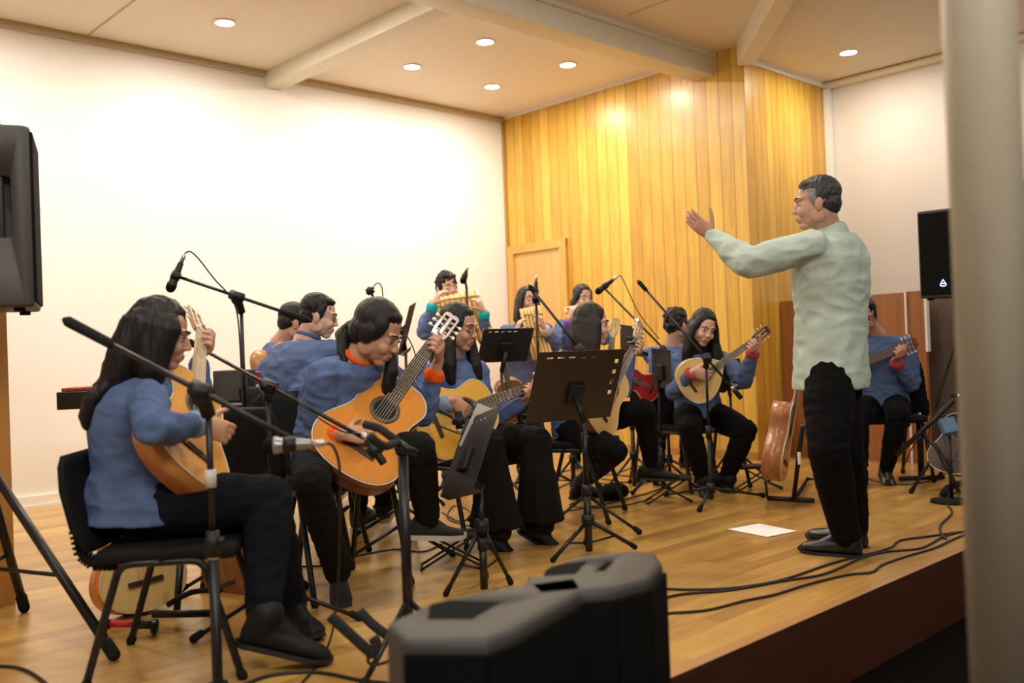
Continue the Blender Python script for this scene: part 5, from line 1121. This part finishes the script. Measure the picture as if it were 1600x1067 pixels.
# brown guitar leaning on a stand
gL = at(1226, 752, 5.55); Mg = frame(at(1222, 752, 5.62), (at(1256, 545, 5.80)-at(1222, 752, 5.62)), cv(.93, .12, .32))
guitar('brown steel-string guitar standing on a low stand behind the conductor', Mg, top=top_mat('brown', (.46, .19, .07)), side=side_mat('reddish', (.42, .17, .065)), s=.98, dep=.115)
gb = G(1235, 782); t = thing('guitar_stand', 'low black stand holding the leaning brown guitar, tube foot on the floor', 'guitar stand', gb)
MB().tube([G(1199, 778, .018), G(1272, 782, .018)], .015, 12).build('foot_tube', M_BLKM, t); MB().tube([G(1240, 780, .02), at(1254, 665, 5.42)], .014, 12).build('post', M_BLKM, t); MB().box(at(1249, 716, 5.40), (.02, .012, .07), bev=.002).build('sticker', M_PAPER, t)
MB().tube([G(1245, 775, .03), G(1262, 748, .03), G(1290, 750, .03)], .012, 10).tube([G(1199, 778, .02), at(1196, 752, 5.45), at(1222, 762, 5.35)], .008, 8).build('cradle', M_FOAM, t)
# instruments standing under and behind the leftmost player
Mg = frame(at(236, 952, 3.75), cv(-.22, 1, -.12), cv(.72, .1, .62)); guitar('cream-topped guitar with orange sides upright on a floor stand under the leftmost chair', Mg, top=T_PALE, side=side_mat('orange', (.62, .20, .02)), s=.98, dep=.10)
gb = G(236, 968); t = thing('guitar_stand', 'small floor stand with a red bar under the leftmost chair', 'guitar stand', gb)
MB().tube([G(172, 975, .045), G(215, 975, .045)], .012, 10).build('red_bar', mat('red_tube', (.6, .015, .02), .4), t)
MB().tube([G(155, 976, .045), G(172, 975, .045)], .018, 10).tube([G(161, 976, .05), G(161, 990, .012)], .015, 10).build('foot_tube', M_BLKM, t); MB().tube([G(215, 975, .045), G(245, 975, .045)], .018, 10).tube([G(241, 975, .05), G(241, 985, .012)], .015, 10).build('foot_tube', M_BLKM, t)
MB().tube([G(240, 960, .05), G(330, 958, .06)], .014, 10).build('base_tube', M_BLKM, t); MB().tube([G(276, 960, .02), at(283, 860, 3.8)], .014, 10).build('upright', M_BLKM, t); MB().tube([G(262, 945, .1), G(300, 925, .14), G(345, 922, .1)], .011, 10, 3).build('cradle', M_FOAM, t)
Mg = frame(at(362, 945, 4.05), cv(-.30, 1, -.1), cv(-.5, .1, .8)); guitar('dark brown guitar standing behind the legs of the leftmost player', Mg, top=top_mat('brown_dark', (.22, .09, .03)), side=S_MAH, s=.80, dep=.09)
Mg = frame(at(806, 660, 6.15), (at(788, 568, 6.0)-at(806, 660, 6.15)), cv(.2, .1, 1)); guitar('brown guitar standing behind the smiling player, chrome pegs showing under the music desk', Mg, top=top_mat('brown2', (.36, .14, .04)), side=S_MAH, s=.62)
Mg = frame(at(938, 640, 6.35), (at(962, 500, 6.25)-at(938, 640, 6.35)), cv(-.2, .1, 1)); guitar('guitar whose pale headstock shows beside the profile player', Mg, top=T_SPRUCE, side=S_MAH, headcol=M_MAPLE, s=.66)
Mg = frame(at(1030, 612, 6.7), cv(-1, .5, .2), cv(-.2, .1, 1)); guitar('small red guitar in the lap of the curly-haired player', Mg, top=top_mat('red', (.50, .02, .02)), side=side_mat('redside', (.4, .02, .02)), s=.55)
Mg = frame(at(1478, 738, 5.9), cv(.42, 1, -.1), cv(-.7, .1, .6)); guitar('dark guitar standing at the right edge beside the pillar', Mg, top=top_mat('black_top', (.03, .012, .008)), side=S_ROSE, s=.80)
bx_ = MB(); q = at(1482, 666, 5.6); Mq = frame(q, cv(1, .15, 0), cv(-.2, .5, 1)); bx_.box(q, (.085, .095, .05), Mq.to_3x3(), .006); t = bx_.build('effects_box', mat('blue_box', (.05, .13, .26), .4)); tag(t, 'small blue box with a pale label strapped by the right edge, beside the pillar', 'effects box')
t_ = thing('small_stand', 'thin dark stand under the blue box by the pillar', 'stand', (q.x, q.y, 0)); MB().tube([Vector((q.x, q.y, .02)), q-UP*.055], .011, 10).build('pole', M_BLKM, t_); MB().lathe(Vector((q.x, q.y, 0)), UP, [(0, .12), (.015, .115), (.025, .02)], 24).build('base', M_RUB, t_)
q = at(1493, 617, 5.7); t = MB().box(q, (.06, .04, .03), bev=.006).build('tuner', M_PLAS); tag(t, 'small clip-on device glowing green beside the pillar', 'tuner'); o = MB().box(q-HF*.022, (.028, .006, .014), Matrix((HR, HF, UP)).transposed()).build('lamp', mat('green_led', (.05, .9, .3), .4, emit=(.05, .9, .3), es=1.6), None); o.parent = t
# folding frame stand at the right
fk = G(1440, 748); t = thing('keyboard_stand', 'black folding tube stand beside the guitarist at the partition', 'stand', fk)
MB().tube([fk+UP*.02, at(1436, 652, depth(fk))], .022, 14).build('upright', M_BLKM, t); MB().cyl(at(1436, 655, depth(fk)), at(1436, 645, depth(fk)), .016, n=12).build('upright_cap', M_CHR, t)
MB().tube([at(1400, 712, 6.1), at(1490, 626, 5.95)], .016, 12).build('strut', M_BLKM, t); MB().tube([at(1440, 678, 6.05), at(1462, 697, 6.0), G(1500, 770, .03)], .012, 12).build('strut', M_BLKM, t); MB().tube([G(1405, 748, .02), G(1475, 745, .02)], .016, 12).build('foot_tube', M_BLKM, t)
# low wheeled base at the right edge
wb = G(1492, 768, .03); tag(MB().tube([G(1474, 772, .03), G(1490, 758, .04), G(1540, 750, .04)], .022, 12, 3).build('stand_base', M_RUB), 'dark stand base on the floor beside the pillar', 'stand base')
# marimba, amplifier and accordion behind the leftmost player
mo = at(88, 612, 5.3); t = thing('marimba', 'marimba with dark frame and wooden bars behind the leftmost player', 'marimba', (mo.x, mo.y, 0))
ma, mb2 = at(88, 622, 5.3), at(330, 628, 5.5); ma.z = mb2.z = .81; dx_ = (mb2-ma); L_ = dx_.length; dx_.normalize(); dy_ = UP.cross(dx_); Rm = Matrix((dx_, dy_, UP)).transposed()
MB().box((ma+mb2)/2+dy_*.22+UP*.0, (L_, .44, .10), Rm, .006).build('frame', M_BLKM, t)
for i in range(20): MB().box(ma+dx_*(.04+i*(L_-.08)/19)+dy_*.22+UP*.062, (.034, .40-.008*i, .02), Rm, .004).build('bar', mat('rosewood_bar', (.30, .07, .02), .35), t)
for sx in (.42, .95):
    for sy in (.05, .39): MB().cyl(ma+dx_*(L_*sx)+dy_*sy-UP*.05, Vector(((ma+dx_*(L_*sx)+dy_*sy).x, (ma+dx_*(L_*sx)+dy_*sy).y, 0)), .018, n=12).build('leg', M_BLKM, t)
for i in range(2):
    a_ = ma+dx_*(.18+.06*i)+dy_*(.12+.1*i)+UP*.082; tag(MB().cyl(a_, a_+dx_*.30+dy_*.06, .004, n=8).ell(a_, (.014, .014, .014)).build('mallet', M_BONE), ['pale mallet lying on the marimba, front one', 'pale mallet lying on the marimba, rear one'][i], 'mallet')
q = at(367, 602, 4.75); t = thing('amplifier', 'black amplifier box on a stand between guitar and blue sleeves', 'amplifier', (q.x, q.y, 0)); Mq = Matrix((HR, HF, UP)).transposed()
MB().box(q, (.17, .16, .155), Mq, .008).build('cabinet', M_CAB, t)
for a_ in (-.07, .07): MB().tube([Vector((q.x, q.y, q.z-.07))+HR*a_, Vector((q.x, q.y, .01))+HR*a_*2], .012, 10).build('leg', M_BLKM, t)
MB().box(q+UP*-.09, (.20, .18, .012), Mq).build('shelf', M_SIL, t)
q = at(408, 604, 5.15); t = thing('accordion', 'red piano accordion with white keys left of the heavier player', 'accordion', (q.x, q.y, 0)); Mq = Matrix((HR, HF, UP)).transposed()
MB().box(q+UP*.05, (.20, .16, .07), Mq, .012).build('cabinet', mat('red_pearl', (.35, .01, .03), .25, coat=.6), t)
kb = MB()
for i in range(9): kb.box(q+HR*(-.088+.022*i)-UP*.04-HF*.06, (.0195, .03, .11), Mq, .002)
kb.build('keyboard', mat('white_key', (.62, .60, .55), .3), t)
MB().box(q-UP*.04+HF*.03, (.19, .10, .12), Mq, .01).build('bellows', M_PLAS, t)
q2 = at(405, 655, 5.15); MB().tube([Vector((q.x, q.y, q.z-.1)), Vector((q.x, q.y, .02))], .02, 12).build('support', M_BLKM, t)
cl_ = MB(); rg = []
for j in range(6):
    z = q.z-.10-.055*j; rg.append([Vector((q.x, q.y, z))+HR*((.10+.004*j)*math.cos(a)+.004*math.sin(7*a))+HF*(.09*math.sin(a)+.006*math.sin(9*a)) for a in [2*math.pi*i/40 for i in range(40)]])
cl_.rings(rg); tag(cl_.build('cloth', mat('white_cloth', (.55, .52, .48), .85)), 'pale cloth draped below the red accordion', 'cloth')
# paper on the stage and a dark bag
pp = [G(x, y, .003) for x, y in ((1137, 827), (1186, 818), (1245, 830), (1199, 839))]; m = MB(); m.rings([[p for p in pp], [p+UP*.0015 for p in pp]], True, False); tag(m.build('sheet_of_paper', mat('bright_paper', (.9, .9, .9), .7)), 'white sheet of paper lying on the stage left of the conductor', 'paper')
q = G(958, 780); b_ = MB(); b_.ell(q+UP*.05, (.13, .09, .055)); rb = thing('bag', 'small dark bag on the floor behind the large music stand', 'bag', q); b_.organic('pouch', C_BLK, rb, .007, 3, fn=folds(.01, (), 20, 3))
# cables on the floor
cg = 'black cables running along the stage edge'
cable('uppermost of the three long cables at the stage edge by the conductor', fl((1010, 918), (1075, 921), (1150, 918), (1225, 905), (1300, 880), (1385, 858), (1400, 848), (1412, 843), (1450, 838), (1512, 829)), .0055)
cable('middle one of the three long cables at the stage edge', fl((1010, 944), (1060, 929), (1140, 922), (1220, 908), (1290, 896), (1345, 872), (1385, 862), (1440, 856), (1475, 838), (1512, 829)), .0055)
cable('lowest of the three long cables, nearest the stage edge', fl((1010, 962), (1045, 958), (1105, 953), (1165, 938), (1210, 929), (1265, 912), (1325, 898), (1362, 894), (1380, 882), (1420, 868), (1460, 856), (1500, 838), (1530, 828)), .0055)
cable('cable snaking from the pillar to the three long stage cables', fl((1530, 760), (1490, 771), (1478, 780), (1482, 790), (1487, 802), (1470, 820), (1470, 832), (1478, 842)), .006)
cable('cable running past the shoe of the guitarist at the partition', fl((1340, 742), (1370, 752), (1410, 757), (1450, 752), (1478, 738), (1490, 720)), .004)
cable('cable curving in from the left edge of the stage', fl((-20, 1041), (20, 1042), (50, 1052), (80, 1075)), .006)
cable('cable arching across the floor in the foreground below the big shoe', fl((380, 1070), (420, 1056), (470, 1050), (510, 1052), (560, 1062), (610, 1068)), .006)
cable('tangle of thin cable on the floor under the player in profile', fl((860, 770), (900, 752), (960, 756), (1010, 745), (985, 768), (930, 776), (890, 790), (960, 792), (1020, 778)), .004)
cable('cable crossing the floor behind the large music stand', fl((840, 806), (900, 796), (960, 784), (1030, 764), (1060, 745), (1100, 738)), .004)
cable('cable looping between chair legs left of the raised boot', fl((862, 742), (905, 732), (950, 742), (1000, 728), (1040, 742), (1000, 755), (940, 748)), .004)
cable('cable lying under the chair of the ponytailed player', fl((470, 885), (520, 882), (560, 868), (620, 858), (660, 862), (690, 850)), .0045)
cable('cable strewn behind the raised knee of the ponytailed player', fl((690, 800), (720, 815), (735, 800), (710, 790), (700, 810), (740, 822), (770, 815)), .004)
cable('wire descending behind the amber guitar to the floor', [at(618, 730, 4.6), at(622, 765, 4.65), at(630, 800, 4.7), G(642, 828, .006), G(660, 835, .006)], .004)
cable('cables hanging down the partition to the right guitarist', [at(1494, 530, 6.2), at(1478, 590, 6.3), at(1462, 640, 6.4), at(1452, 670, 6.4), G(1450, 735, .006)], .004)
cable('second cable hanging beside the partition edge', [at(1490, 545, 6.3), at(1468, 610, 6.4), at(1455, 660, 6.4), at(1425, 700, 6.3), G(1410, 738, .006)], .004)
